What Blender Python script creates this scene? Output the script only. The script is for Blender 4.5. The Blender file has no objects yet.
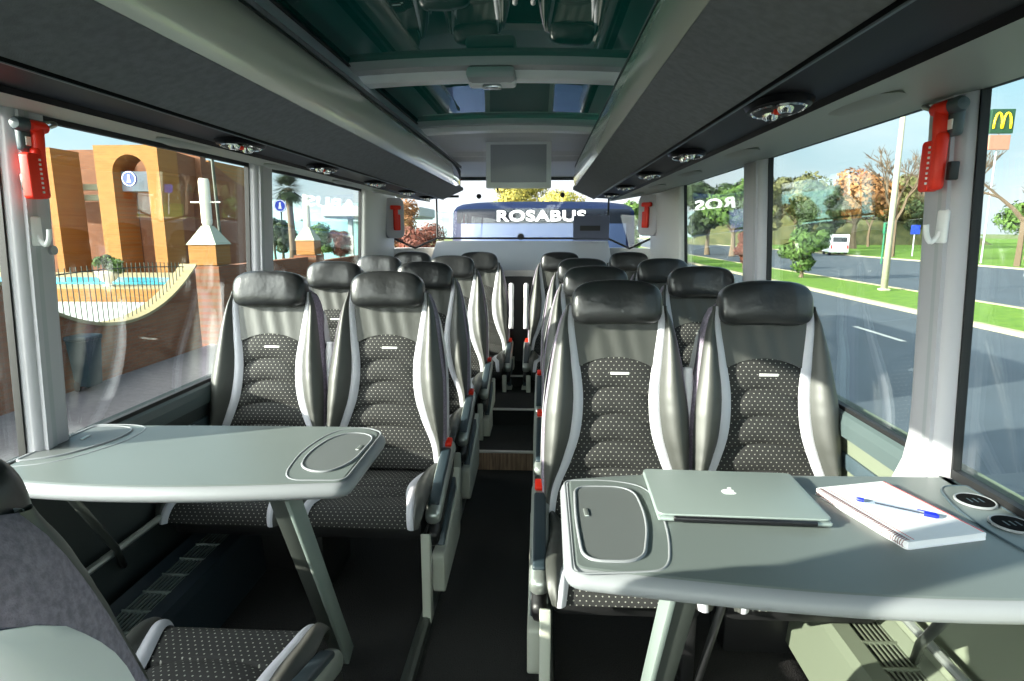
import bpy, bmesh, math, random
from mathutils import Vector, Matrix
PI = math.pi
C = bpy.context.scene.collection
rnd = random.Random(7)

# ------------------------------------------------------------------ materials
def lin(c):
    return tuple((v/12.92 if v <= .04045 else ((v+.055)/1.055)**2.4) for v in c)
def hexc(h):
    h = h.lstrip('#'); return lin(tuple(int(h[i:i+2], 16)/255 for i in (0, 2, 4)))
def nt(name):
    m = bpy.data.materials.new(name); m.use_nodes = True
    n = m.node_tree; return m, n, n.nodes, n.links, n.nodes['Principled BSDF']
def mat(name, col, rough=.5, metal=0, spec=.5, bump=0, bscale=60, var=0, vscale=8, coat=0, col2=None, stretch=None, bdist=.01):
    m, n, N, L, b = nt(name)
    c = hexc(col) if isinstance(col, str) else col
    b.inputs['Base Color'].default_value = (*c, 1)
    b.inputs['Roughness'].default_value = rough
    b.inputs['Metallic'].default_value = metal
    b.inputs['Specular IOR Level'].default_value = spec
    b.inputs['Coat Weight'].default_value = coat
    b.inputs['Coat Roughness'].default_value = .08
    tc = N.new('ShaderNodeTexCoord'); src = tc.outputs['Object']
    if stretch:
        mp = N.new('ShaderNodeMapping'); mp.inputs['Scale'].default_value = stretch
        L.new(src, mp.inputs['Vector']); src = mp.outputs['Vector']
    if bump:
        t = N.new('ShaderNodeTexNoise'); t.inputs['Scale'].default_value = bscale; t.inputs['Detail'].default_value = 3
        L.new(src, t.inputs['Vector'])
        bp = N.new('ShaderNodeBump'); bp.inputs['Strength'].default_value = bump; bp.inputs['Distance'].default_value = bdist
        L.new(t.outputs['Fac'], bp.inputs['Height']); L.new(bp.outputs['Normal'], b.inputs['Normal'])
    if var or col2:
        t = N.new('ShaderNodeTexNoise'); t.inputs['Scale'].default_value = vscale; t.inputs['Detail'].default_value = 5
        L.new(src, t.inputs['Vector'])
        r = N.new('ShaderNodeValToRGB'); r.color_ramp.elements[0].position = .35; r.color_ramp.elements[1].position = .65
        c2 = (hexc(col2) if isinstance(col2, str) else col2) if col2 else tuple(v*(1-var) for v in c)
        r.color_ramp.elements[0].color = (*c2, 1); r.color_ramp.elements[1].color = (*c, 1)
        L.new(t.outputs['Fac'], r.inputs['Fac']); L.new(r.outputs['Color'], b.inputs['Base Color'])
    return m
def glass(name, tint=(.86, .95, .94), k=1.0, ior=1.5):
    m, n, N, L, b = nt(name); N.remove(b)
    out = N['Material Output']
    tr = N.new('ShaderNodeBsdfTransparent'); tr.inputs['Color'].default_value = (*tint, 1)
    gl = N.new('ShaderNodeBsdfGlossy'); gl.inputs['Roughness'].default_value = 0; gl.inputs['Color'].default_value = (k, k, k, 1)
    # reflectance of a thin pane, the same seen from either side
    ge = N.new('ShaderNodeNewGeometry'); dp = N.new('ShaderNodeVectorMath'); dp.operation = 'DOT_PRODUCT'
    L.new(ge.outputs['Incoming'], dp.inputs[0]); L.new(ge.outputs['Normal'], dp.inputs[1])
    def q(op, a, b_):
        k_ = N.new('ShaderNodeMath'); k_.operation = op
        for i, v in enumerate((a, b_)):
            if hasattr(v, 'links'): L.new(v, k_.inputs[i])
            else: k_.inputs[i].default_value = v
        return k_.outputs[0]
    r0 = ((ior-1)/(ior+1))**2
    c1 = q('SUBTRACT', 1.0, q('ABSOLUTE', dp.outputs['Value'], 0)); fo = q('ADD', q('MULTIPLY', q('POWER', c1, 5.0), 1-r0), r0)
    mx = N.new('ShaderNodeMixShader')
    L.new(fo, mx.inputs['Fac']); L.new(tr.outputs[0], mx.inputs[1]); L.new(gl.outputs[0], mx.inputs[2])
    L.new(mx.outputs[0], out.inputs['Surface']); return m
def dotted(name):
    # charcoal upholstery woven with staggered pale dots, laid out in the panel's own UV metres
    m, n, N, L, b = nt(name)
    uv = N.new('ShaderNodeUVMap'); uv.uv_map = ''
    sp = N.new('ShaderNodeSeparateXYZ'); L.new(uv.outputs['UV'], sp.inputs[0])
    def mth(op, a, bb=None, v=None):
        q = N.new('ShaderNodeMath'); q.operation = op
        L.new(a, q.inputs[0]) if hasattr(a, 'links') else setattr(q.inputs[0], 'default_value', a)
        if bb is not None:
            if hasattr(bb, 'links'): L.new(bb, q.inputs[1])
            else: q.inputs[1].default_value = bb
        return q.outputs[0]
    U = mth('DIVIDE', sp.outputs['X'], .0175); V = mth('DIVIDE', sp.outputs['Y'], .0125)
    row = mth('FLOOR', V); half = mth('MULTIPLY', mth('MODULO', row, 2.0), .5)
    fu = mth('SUBTRACT', mth('FRACT', mth('ADD', U, half)), .5); fv = mth('SUBTRACT', mth('FRACT', V), .5)
    d = mth('SQRT', mth('ADD', mth('POWER', mth('ABSOLUTE', fu), 2.0), mth('MULTIPLY', mth('POWER', mth('ABSOLUTE', fv), 2.0), .6)))
    f = mth('LESS_THAN', d, .12)
    mx = N.new('ShaderNodeMix'); mx.data_type = 'RGBA'
    mx.inputs[6].default_value = (.022, .022, .022, 1); mx.inputs[7].default_value = (.30, .30, .27, 1)
    L.new(f, mx.inputs[0]); L.new(mx.outputs[2], b.inputs['Base Color'])
    b.inputs['Roughness'].default_value = .85
    t = N.new('ShaderNodeTexNoise'); t.inputs['Scale'].default_value = 900; bp = N.new('ShaderNodeBump'); bp.inputs['Strength'].default_value = .3
    tc = N.new('ShaderNodeTexCoord'); L.new(tc.outputs['Object'], t.inputs['Vector'])
    bp.inputs['Distance'].default_value = .002; L.new(t.outputs['Fac'], bp.inputs['Height']); L.new(bp.outputs['Normal'], b.inputs['Normal'])
    return m
def brickmat(name, c1, c2, mortar, scale=1.0, axis='x'):
    m, n, N, L, b = nt(name)
    tc = N.new('ShaderNodeTexCoord'); sp = N.new('ShaderNodeSeparateXYZ'); cb = N.new('ShaderNodeCombineXYZ')
    L.new(tc.outputs['Object'], sp.inputs[0])
    L.new(sp.outputs['X' if axis == 'x' else 'Y'], cb.inputs[0]); L.new(sp.outputs['Z'], cb.inputs[1])
    br = N.new('ShaderNodeTexBrick'); L.new(cb.outputs[0], br.inputs['Vector'])
    br.inputs['Scale'].default_value = 1; br.inputs['Brick Width'].default_value = .25*scale; br.inputs['Row Height'].default_value = .08*scale
    br.inputs['Mortar Size'].default_value = .008*scale
    br.inputs['Color1'].default_value = (*hexc(c1), 1); br.inputs['Color2'].default_value = (*hexc(c2), 1); br.inputs['Mortar'].default_value = (*hexc(mortar), 1)
    L.new(br.outputs['Color'], b.inputs['Base Color']); b.inputs['Roughness'].default_value = .9
    return m

M = dict(
    leather=mat('black_leather', (.048, .050, .045), .50, spec=.75, bump=.10, bscale=22, bdist=.006),
    head=mat('headrest_leather', (.018, .019, .020), .30, spec=.6, bump=.25, bscale=13, bdist=.02),
    dots=dotted('dotted_fabric'),
    piping=mat('silver_leather_band', '#c9c9d2', .42, bump=.1, bscale=80),
    tagm=mat('woven_tag', '#eeeeea', .6),
    backfab=mat('heather_grey_fabric', '#968b9c', .95, bump=.6, bscale=500, var=.35, vscale=120, bdist=.002),
    shell=mat('white_seat_shell', '#e4e3e6', .35),
    pale=mat('pale_grey_plastic', '#bdc1b6', .45),
    slate=mat('slate_plastic', '#44525a', .4),
    wellm=mat('cup_well_black', (.003, .003, .003), .9, spec=.1),
    slatetop=mat('dark_slate_inlay', '#2f3b42', .4),
    console=mat('console_plastic', '#7f8a86', .35),
    red=mat('red_plastic', '#f02a0c', .4),
    silver=mat('brushed_silver', '#b4bab6', .32, metal=.7),
    dark=mat('black_plastic', (.012, .012, .013), .45),
    rubber=mat('black_rubber', (.01, .01, .011), .6),
    carpet=mat('black_carpet', (.006, .006, .007), .98, bump=1, bscale=260, col2=(.035, .035, .035), vscale=300, bdist=.01),
    trim=mat('grey_wall_trim', '#b9b7bd', .5),
    trimw=mat('off_white_trim', '#c9c8c4', .45),
    ledge=mat('ledge_teal_grey', '#4e5b5c', .5),
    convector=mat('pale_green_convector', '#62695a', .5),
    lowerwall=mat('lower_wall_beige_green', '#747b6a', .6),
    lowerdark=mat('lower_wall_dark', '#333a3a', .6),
    rackfab=mat('slate_rack_fabric', '#6e7078', .9, bump=.5, bscale=400, var=.2, vscale=60, bdist=.002),
    fascia=mat('satin_silver_fascia', '#d6d3ce', .20, metal=.35, coat=.3),
    sidepanel=mat('blue_grey_ceiling_panel', '#cdd0d8', .35),
    gloss=mat('gloss_black_panel', (.004, .004, .006), .35, spec=.06),
    header=mat('grey_header_plastic', '#83867f', .5),
    ceil=mat('ceiling_grey', '#cfd0d4', .6),
    whitebar=mat('white_crossbar', '#fbfbfc', .4),
    greybar=mat('grey_crossbar', '#a9acb0', .4),
    chrome=mat('chrome', '#d8dadc', .12, metal=1),
    tabletop=mat('grey_green_table', '#6d7573', .36, bump=.05, bscale=600, bdist=.001),
    tableedge=mat('pale_table_edge', '#8b8e92', .38),
    inset=mat('table_inset', '#666a6a', .4),
    blade=mat('dark_silver_leg', '#6b716d', .3, metal=.7),
    alu=mat('aluminium_laptop', '#99a5a2', .38, metal=.35),
    hinge=mat('laptop_hinge', (.008, .008, .01), .3),
    logo=mat('white_mark', '#f6f8f8', .4),
    paper=mat('white_paper', '#f1f1f4', .8),
    redcard=mat('red_cover_edge', '#d23a3a', .6),
    bluecap=mat('blue_pen_cap', '#1324c4', .35),
    ink=mat('ink_refill', '#3a3a46', .4),
    clear=glass('clear_pen_barrel', (.86, .9, .95), .9),
    wire=mat('binding_wire', '#8f6c6e', .4, metal=.4),
    pane=glass('window_glass', (.90, .94, .935), 1.0, 1.55),
    rearpane=glass('rear_window_glass', (.93, .95, .97), .8, 1.45),
    roofpane=glass('dark_green_roof_glass', (.03, .12, .10), .65, 1.6),
    screen=mat('screen_grey', '#a4a6ae', .28, spec=.8),
    wood=mat('wood_riser', '#a0866e', .5, col2='#6a5444', vscale=6, stretch=(12, 12, 1)),
    nosing=mat('step_nosing', '#b8b9b6', .4, metal=.3),
    asphalt=mat('asphalt', '#3e4a53', .9, bump=.3, bscale=80, var=.15, vscale=.6),
    kerb=mat('kerb_stone', '#999279', .85),
    grass=mat('grass', '#5e8010', .95, col2='#446b0a', vscale=3, bump=.6, bscale=30, bdist=.05),
    dryland=mat('dry_ground', '#646b38', .95, col2='#53672d', vscale=.08),
    pave=mat('pavement', '#787e80', .9, var=.12, vscale=4),
    pavepink=mat('pavement_pink', '#756c6b', .9, var=.2, vscale=9),
    marking=mat('road_marking', '#b8b8b0', .7),
    brick=brickmat('orange_brick', '#9d6b30', '#915d26', '#8e6c40', 1, 'x'),
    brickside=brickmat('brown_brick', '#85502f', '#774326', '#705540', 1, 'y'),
    coping=mat('stone_coping', '#968862', .8),
    capst=mat('slate_pyramid_cap', '#9ea38e', .7),
    iron=mat('dark_iron', '#26301f', .5),
    pool=mat('pool_blue', '#4fc3dc', .2),
    beam=mat('blue_grey_beam', '#8793a0', .6),
    signblue=mat('sign_blue', '#2440b8', .4),
    signwhite=mat('sign_white', '#f3f4f4', .4),
    signgreen=mat('sign_dark_green', '#163c26', .5),
    signyellow=mat('sign_yellow', '#ffd21a', .4),
    signbrown=mat('sign_brown', '#9a6a58', .6),
    bin=mat('dark_bin', '#18323a', .5),
    urn=mat('white_urn', '#e3ddcb', .7),
    leafdark=mat('leaf_dark', '#2d411b', .8, col2='#1b2a10', vscale=1.2),
    leafmid=mat('leaf_mid', '#4b6823', .8, col2='#2e4915', vscale=1.5),
    leafolive=mat('leaf_olive', '#605f35', .8, col2='#404721', vscale=.9),
    leafyellow=mat('leaf_yellow', '#aa9b42', .8, col2='#7b7b2e', vscale=.9),
    leaforange=mat('leaf_orange', '#8e6033', .8, col2='#634323', vscale=1.0),
    leafred=mat('leaf_red', '#7b4332', .8, col2='#543223', vscale=1.0),
    bark=mat('bark', '#6a5c4a', .9),
    barkpale=mat('bark_bare', '#574938', .9),
    polem=mat('cream_pole', '#a2a08b', .5),
    green=mat('green_signal_mast', '#1f6a4a', .5),
    whitecar=mat('white_van_paint', '#eef0f2', .3),
    carglass=mat('car_glass', '#2a343a', .15),
    tyre=mat('tyre', (.015, .015, .016), .8),
    navy=mat('navy_coach_paint', '#081433', .5, spec=.15),
    coachband=mat('coach_black_band', '#10161f', .6, spec=.2),
    coachglass=mat('coach_windscreen', '#3a4a68', .3, spec=.3),
    plate=mat('dark_notice', '#5a6074', .5),
    teal=mat('teal_building', '#7fb0b4', .7),
    canopy=mat('canopy_white', '#a8b0b0', .6),
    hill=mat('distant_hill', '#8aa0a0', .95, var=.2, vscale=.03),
)

# ------------------------------------------------------------------ mesh tools
def link(name, me, m=None, parent=None, smooth=False, loc=None):
    o = bpy.data.objects.new(name, me); C.objects.link(o)
    if m is not None: me.materials.append(m)
    if parent is not None: o.parent = parent
    if loc is not None: o.location = loc
    if smooth:
        for p in me.polygons: p.use_smooth = True
    return o
def build(name, bm, m, parent=None, smooth=False, loc=None, sharp=None):
    bmesh.ops.recalc_face_normals(bm, faces=bm.faces)
    me = bpy.data.meshes.new(name); bm.to_mesh(me); bm.free()
    o = link(name, me, m, parent, smooth, loc)
    if sharp:
        me.polygons.foreach_set('use_smooth', [True]*len(me.polygons)); me.set_sharp_from_angle(angle=math.radians(sharp))
    return o
def box(bm, c, s, bev=0, rot=None, seg=2):
    g = bmesh.new(); bmesh.ops.create_cube(g, size=1)
    bmesh.ops.scale(g, vec=Vector(s), verts=g.verts)
    if bev: bmesh.ops.bevel(g, geom=list(g.edges), offset=min(bev, min(s)*.49), segments=seg, affect='EDGES', profile=.5)
    mt = Matrix.Translation(Vector(c))
    if rot is not None: mt = mt @ (rot if isinstance(rot, Matrix) else Matrix.Rotation(rot[0], 4, 'X') @ Matrix.Rotation(rot[1], 4, 'Y') @ Matrix.Rotation(rot[2], 4, 'Z'))
    bmesh.ops.transform(g, matrix=mt, verts=g.verts)
    merge(bm, g)
def merge(bm, g):
    me = bpy.data.meshes.new('tmp'); g.to_mesh(me); g.free(); bm.from_mesh(me); bpy.data.meshes.remove(me)
def mkbox(name, c, s, m, parent=None, bev=0, rot=None, smooth=None):
    bm = bmesh.new(); box(bm, c, s, bev, rot); return build(name, bm, m, parent, sharp=40 if bev else None)
def prism(bm, pts, fn, a, b, bev=0):
    """extrude a 2D outline; fn(u,v,w) gives the 3D point"""
    g = bmesh.new()
    lo = [g.verts.new(fn(u, v, a)) for u, v in pts]; hi = [g.verts.new(fn(u, v, b)) for u, v in pts]
    n = len(pts); f1 = g.faces.new(lo); f2 = g.faces.new(list(reversed(hi)))
    for i in range(n): g.faces.new((lo[i], hi[i], hi[(i+1) % n], lo[(i+1) % n]))
    bmesh.ops.recalc_face_normals(g, faces=g.faces)
    if bev: bmesh.ops.bevel(g, geom=[e for f in (f1, f2) for e in f.edges], offset=bev, segments=3, affect='EDGES', profile=.5)
    merge(bm, g)
XY = lambda u, v, w: (u, v, w)
XZ = lambda u, v, w: (u, w, v)
YZ = lambda u, v, w: (w, u, v)
def grid(bm, rows, closed_c=False, closed_r=False, uv=None):
    vs = [[bm.verts.new(p) for p in r] for r in rows]
    R, K = len(rows), len(rows[0]); lay = bm.loops.layers.uv.verify() if uv else None
    for i in range(R if closed_r else R-1):
        for j in range(K if closed_c else K-1):
            q = [(i, j), (i, (j+1) % K), ((i+1) % R, (j+1) % K), ((i+1) % R, j)]
            f = bm.faces.new([vs[a][b] for a, b in q])
            if uv:
                for l, (a, b) in zip(f.loops, q): l[lay].uv = uv[a][b]
    return vs
def tube(bm, pts, r, n=8, caps=True, rr=None):
    pts = [Vector(p) for p in pts]; rows = []; up = Vector((0, 0, 1)); side = None
    for i, p in enumerate(pts):
        d = (pts[min(i+1, len(pts)-1)] - pts[max(i-1, 0)]).normalized()
        if side is None:
            side = d.cross(up if abs(d.z) < .9 else Vector((1, 0, 0))).normalized()
        side = (side - d*side.dot(d)).normalized(); o = d.cross(side)
        rad = rr[i] if rr else r
        rows.append([p + (side*math.cos(2*PI*k/n) + o*math.sin(2*PI*k/n))*rad for k in range(n)])
    vs = grid(bm, rows, closed_c=True)
    if caps: bm.faces.new(vs[0]); bm.faces.new(list(reversed(vs[-1])))
def lathe(bm, prof, c=(0, 0, 0), n=24, axis='z', sx=1, sy=1, caps=True):
    rows = []
    for r, h in prof:
        row = []
        for k in range(n):
            a = 2*PI*k/n; u, v = r*math.cos(a)*sx, r*math.sin(a)*sy
            row.append((c[0]+u, c[1]+v, c[2]+h) if axis == 'z' else ((c[0]+u, c[1]+h, c[2]+v) if axis == 'y' else (c[0]+h, c[1]+u, c[2]+v)))
        rows.append(row)
    vs = grid(bm, rows, closed_c=True)
    if caps: bm.faces.new(vs[0]); bm.faces.new(list(reversed(vs[-1])))
def lerp(a, b, t): return a+(b-a)*t
def interp(tab, t):
    if t <= tab[0][0]: return tab[0][1]
    n = len(tab)
    for i in range(n-1):
        a, va = tab[i]; b, vb = tab[i+1]
        if t <= b:
            ma = (vb-tab[i-1][1])/(b-tab[i-1][0]) if i else (vb-va)/(b-a)
            mb = (tab[i+2][1]-va)/(tab[i+2][0]-a) if i+2 < n else (vb-va)/(b-a)
            h = b-a; k = (t-a)/h; k2 = k*k; k3 = k2*k
            return (2*k3-3*k2+1)*va+(k3-2*k2+k)*h*ma+(-2*k3+3*k2)*vb+(k3-k2)*h*mb
    return tab[-1][1]
def catmull(P, n):
    out = []; m = len(P)-1
    for i in range(m):
        p0, p1, p2, p3 = P[max(i-1, 0)], P[i], P[i+1], P[min(i+2, m)]
        for k in range(n):
            t = k/n
            out.append(tuple(.5*((2*b)+(-a+c)*t+(2*a-5*b+4*c-d)*t*t+(-a+3*b-3*c+d)*t**3) for a, b, c, d in zip(p0, p1, p2, p3)))
    out.append(tuple(P[-1])); return out
def rrect(x0, y0, x1, y1, r, n=6):
    o = []
    for cx, cy, a in ((x1-r, y1-r, 0), (x0+r, y1-r, 90), (x0+r, y0+r, 180), (x1-r, y0+r, 270)):
        for k in range(n+1):
            t = math.radians(a+90*k/n); o.append((cx+r*math.cos(t), cy+r*math.sin(t)))
    return o
def roundpoly(P, r, n=5):
    out = []; m = len(P)
    for i in range(m):
        p0, p1, p2 = (Vector(P[i-1]), Vector(P[i]), Vector(P[(i+1) % m])); rad = r[i] if isinstance(r, (list, tuple)) else r
        a = p1+(p0-p1).normalized()*min(rad, (p0-p1).length*.48); b = p1+(p2-p1).normalized()*min(rad, (p2-p1).length*.48)
        if rad == 0: out.append(tuple(p1)); continue
        for k in range(n+1):
            t = k/n; q = a*(1-t)**2+p1*2*t*(1-t)+b*t*t; out.append(tuple(q))
    return out
def empty(name, loc=(0, 0, 0), rz=0):
    o = bpy.data.objects.new(name, None); C.objects.link(o); o.location = loc; o.rotation_euler = (0, 0, rz); o.empty_display_size = .1; return o
def tag(o, label, cat, group=None, kind=None):
    o['label'] = label; o['category'] = cat
    if group: o['group'] = group
    if kind: o['kind'] = kind
    return o
def struct(o): o['kind'] = 'structure'; return o
def copy_tree(o, parent=None):
    c = o.copy(); C.objects.link(c)
    if parent is not None: c.parent = parent
    for ch in list(o.children): copy_tree(ch, c)
    return c

# ------------------------------------------------------------------ camera
FPX = 600.0
pitch = math.atan(109.5/FPX); yaw = math.atan(31/FPX*math.cos(pitch))
cd = bpy.data.cameras.new('camera'); cam = bpy.data.objects.new('camera', cd); C.objects.link(cam)
cam.location = (.19, 0, 1.45); cam.rotation_euler = (PI/2-pitch, 0, yaw)
cd.sensor_width = 36; cd.lens = FPX/1024*36; cd.clip_start = .02; cd.clip_end = 2000
bpy.context.scene.camera = cam

# ------------------------------------------------------------------ the vehicle's shell
FZ = .08                       # floor height
Y0, YE = -2.4, 5.5
G = -1.4                       # street level
def wx(z): return 1.17-.056*max(0, z-.85)
SILL, TOP = .845, 1.745
bm = bmesh.new()
box(bm, (0, (Y0+YE)/2, (FZ-1.05)/2), (2.4, YE-Y0, FZ+1.05))
struct(build('floor', bm, M['carpet']))

for sgn, nm in ((-1, 'left'), (1, 'right')):
    bm = bmesh.new()
    sill = SILL if sgn < 0 else .88
    pts = [(1.175, FZ), (1.175, sill-.045), (1.25, sill-.005), (1.27, -1.0), (1.2, -1.0), (1.2, FZ)]
    prism(bm, [(sgn*x, z) for x, z in pts], XZ, Y0, YE-.12)
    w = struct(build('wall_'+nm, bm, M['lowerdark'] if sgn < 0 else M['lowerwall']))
    # padded ledge under the glass
    bm = bmesh.new()
    prism(bm, [(sgn*x, z) for x, z in ((1.168, sill-.002), (1.158, sill-.010), (1.150, sill-.035), (1.15, sill-.075), (1.18, sill-.075), (1.18, sill-.01))], XZ, 1.74 if sgn < 0 else 1.56, 5.2)
    build('ledge', bm, M['ledge'], w)
    for y0 in ((2.3, 3.9) if sgn > 0 else (2.6,)):
        bm = bmesh.new(); box(bm, (sgn*1.173, y0-.45, sill-.16), (.012, .5, .05), .004); build('armrest_recess', bm, M['slate'], w, sharp=40)

# windows: sloping panes with rubber seals
def pane(idx, sgn, y0, y1, z0, z1, m=None):
    bm = bmesh.new(); x0, x1 = sgn*(wx(z0)+.012), sgn*(wx(z1)+.012); t = sgn*.006
    prism(bm, [(x0, z0), (x1, z1), (x1+t, z1), (x0+t, z0)], XZ, y0, y1)
    w = struct(build('window_%d' % idx, bm, m or M['pane']))
    f = bmesh.new()
    for (ya, yb, za, zb) in ((y0-.006, y0+.018, z0, z1), (y1-.010, y1+.006, z0, z1), (y0, y1, z0-.012, z0+.010), (y0, y1, z1-.012, z1+.012)):
        pa = [(sgn*(wx(za)+.002), za), (sgn*(wx(zb)+.002), zb), (sgn*(wx(zb)+.022), zb), (sgn*(wx(za)+.022), za)]
        prism(f, pa, XZ, ya, yb)
    build('window_seal', f, M['rubber'], w)
    return w
pane(1, -1, .25, 1.45, SILL, TOP); pane(11, -1, Y0+.1, .135, SILL, TOP); pane(12, 1, Y0+.1, .135, .88, TOP+.015); pane(2, -1, 1.566, 2.712, SILL, TOP); pane(3, -1, 2.885, 4.40, SILL, TOP)
pane(4, 1, .25, 1.412, .88, TOP+.015); pane(5, 1, 1.54, 2.64, .88, TOP+.015); pane(6, 1, 2.86, 4.16, .88, TOP+.015)

tn = [0]
def pillar(sgn, y0, y1, z0, z1=1.79, flare=0.0, mt='trim', channel=True, nm=None):
    tn[0] += 1
    rows = []
    N = 14
    for i in range(N+1):
        z = lerp(z0, z1, i/N); fl = flare*math.exp(-((z-z0)/.07)**1.4) if flare else 0
        xi = wx(z)-.035-fl*.5; xo = wx(z)+.010
        prof = [(xo, y0-.004), (xi+.02, y0-.004), (xi+.006, y0+.004), (xi, y0+.016), (xi, y1-.03+fl*.4), (xi+.004, y1-.018+fl), (xi+.018, y1-.006+fl), (xo, y1-.002+fl)]
        rows.append([(sgn*x, y, z) for x, y in prof])
    bm = bmesh.new(); vs = grid(bm, rows, closed_c=True); bm.faces.new(vs[0]); bm.faces.new(list(reversed(vs[-1])))
    t = struct(build('trim_%d' % tn[0], bm, M[mt], sharp=35))
    if channel:
        bm = bmesh.new()
        prism(bm, [(sgn*(wx(z0)-.039), z0+.02), (sgn*(wx(z1)-.039), z1), (sgn*(wx(z1)-.03), z1), (sgn*(wx(z0)-.03), z0+.02)], XZ, y0+.030, y0+.046)
        build('channel', bm, M['greybar'], t)
        bm = bmesh.new()
        prism(bm, [(sgn*(wx(z0)-.042), z0+.02), (sgn*(wx(z1)-.042), z1), (sgn*(wx(z1)-.03), z1), (sgn*(wx(z0)-.03), z0+.02)], XZ, y0+.012, y0+.028)
        build('edge_bead', bm, M['trim'], t)
    return t
pL = pillar(-1, 1.45, 1.566, .80); pillar(-1, 2.712, 2.885, .80); 
pR = pillar(1, 1.412, 1.54, .80, flare=.035); pillar(1, 2.64, 2.86, .84)
pLr = pillar(-1, 4.40, 5.28, .6, 1.98, channel=False, mt='trimw'); pRr = pillar(1, 4.16, 5.28, .6, 1.98, channel=False, mt='trimw')
pillar(-1, .135, .25, .8); pillar(1, .135, .25, .8)
def hook(sgn, y, z, par):
    bm = bmesh.new(); x = sgn*(wx(z)-.04)
    box(bm, (x, y, z), (.012, .034, .075), .005)
    tube(bm, catmull([(x, y, z-.01), (x-sgn*.02, y, z-.035), (x-sgn*.032, y, z-.02), (x-sgn*.036, y, z+.004)], 4), .006, 8)
    build('coat_hook', bm, M['whitebar'], par, sharp=50)
hook(1, 1.435, 1.46, pR); hook(-1, 1.485, 1.45, pL)
bm = bmesh.new(); lathe(bm, [(0.001, -.006), (.012, -.006), (.012, .004), (.001, .004)], (-(wx(1.44)-.038), 1.535, 1.40), 16, 'x'); build('screw_cap', bm, M['greybar'], pL, sharp=40)

# ceiling
ce = bmesh.new()
box(ce, (0, 1.7, 2.16), (2.36, .12, .03))
for s in (-1, 1):
    box(ce, (s*.86, (Y0+YE)/2, 2.06), (.70, YE-Y0, .10))
    prism(ce, [(s*x, z) for x, z in ((1.09, 1.765), (1.115, 1.765), (1.13, 1.772), (1.25, 1.79), (1.25, 2.02), (1.19, 2.10), (1.09, 2.05))], XZ, Y0, YE-.1)
prism(ce, [(3.55, 2.01), (3.66, 1.99), (4.30, 1.99), (4.34, 1.965), (4.36, 1.965), (4.40, 1.985), (4.55, 1.985), (4.60, 1.955), (5.40, 1.925), (5.52, 1.90), (5.52, 2.10), (3.55, 2.10)], YZ, -.56, .56)
prism(ce, [(4.62, 1.985), (5.40, 1.93), (5.52, 1.90), (5.52, 2.08), (4.62, 2.08)], YZ, -1.15, -.56)
prism(ce, [(4.62, 1.985), (5.40, 1.93), (5.52, 1.90), (5.52, 2.08), (4.62, 2.08)], YZ, .56, 1.15)
ceiling = struct(build('ceiling', ce, M['ceil']))
ce = bmesh.new()
for s in (-1, 1):
    prism(ce, [(s*x, z) for x, z in ((.425, 1.915), (.505, 2.022), (.54, 2.022), (.47, 1.915))], XZ, Y0, 4.45)
build('side_panel', ce, M['sidepanel'], ceiling)
ce = bmesh.new()
for s in (-1, 1):
    prism(ce, [(s*x, z) for x, z in ((.412, 1.900), (.424, 1.917), (.45, 1.917), (.45, 1.90))], XZ, Y0, 4.45)
    prism(ce, [(s*x, z) for x, z in ((.493, 2.022), (.50, 2.034), (.55, 2.034), (.55, 2.02))], XZ, Y0, 3.8)
build('shadow_gap', ce, M['rubber'], ceiling)
ce = bmesh.new(); box(ce, (0, 5.46, 1.905), (1.9, .05, .03), .008); build('rear_blind_housing', ce, M['lowerdark'], ceiling)

def arch(x): return .016*(1-(x/.5)**2)
def roofglass(idx, y0, y1):
    rows = []
    for y in (y0, y1): rows.append([(x, y, 2.035+arch(x)) for x in [lerp(-.52, .52, k/16) for k in range(17)]])
    top = [[(x, y, z+.008) for x, y, z in r] for r in rows]
    bm = bmesh.new(); grid(bm, rows); grid(bm, top)
    w = struct(build('window_%d' % idx, bm, M['roofpane'])); return w
roofglass(7, Y0, 2.32); roofglass(8, 2.33, 3.50)
def crossbar(y, w, zoff, m, th=.05):
    rows = []
    prof = [(-w/2, .012), (-w/2+.006, 0), (w/2-.006, 0), (w/2, .012), (w/2, th), (-w/2, th)]
    for k in range(17):
        x = lerp(-.515, .515, k/16); rows.append([(x, y+a, 1.985+zoff+arch(x)+b) for a, b in prof])
    bm = bmesh.new(); vs = grid(bm, rows, closed_c=True); bm.faces.new(vs[0]); bm.faces.new(list(reversed(vs[-1])))
    return bm
tn[0] += 1; t1 = struct(build('trim_%d' % tn[0], crossbar(2.37, .085, 0, None), M['whitebar'], sharp=40))
build('grey_frame', crossbar(2.27, .08, .022, None, .03), M['greybar'], t1, sharp=40)
bm = bmesh.new(); box(bm, (.0, 2.29, 2.000), (.175, .12, .045), .018); 
build('roof_hatch_latch', bm, M['greybar'], t1, sharp=40)
bm = bmesh.new(); box(bm, (.0, 2.325, 1.984), (.175, .06, .03), .012); build('latch_cover', bm, M['whitebar'], t1, sharp=40)
bm = bmesh.new(); box(bm, (.0, 2.315, 1.970), (.07, .035, .022), .006); build('latch_button', bm, M['chrome'], t1, sharp=40)
tn[0] += 1; t2 = struct(build('trim_%d' % tn[0], crossbar(3.53, .09, 0, None), M['whitebar'], sharp=40))
build('grey_frame', crossbar(3.43, .06, .022, None, .03), M['greybar'], t2, sharp=40)

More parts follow.
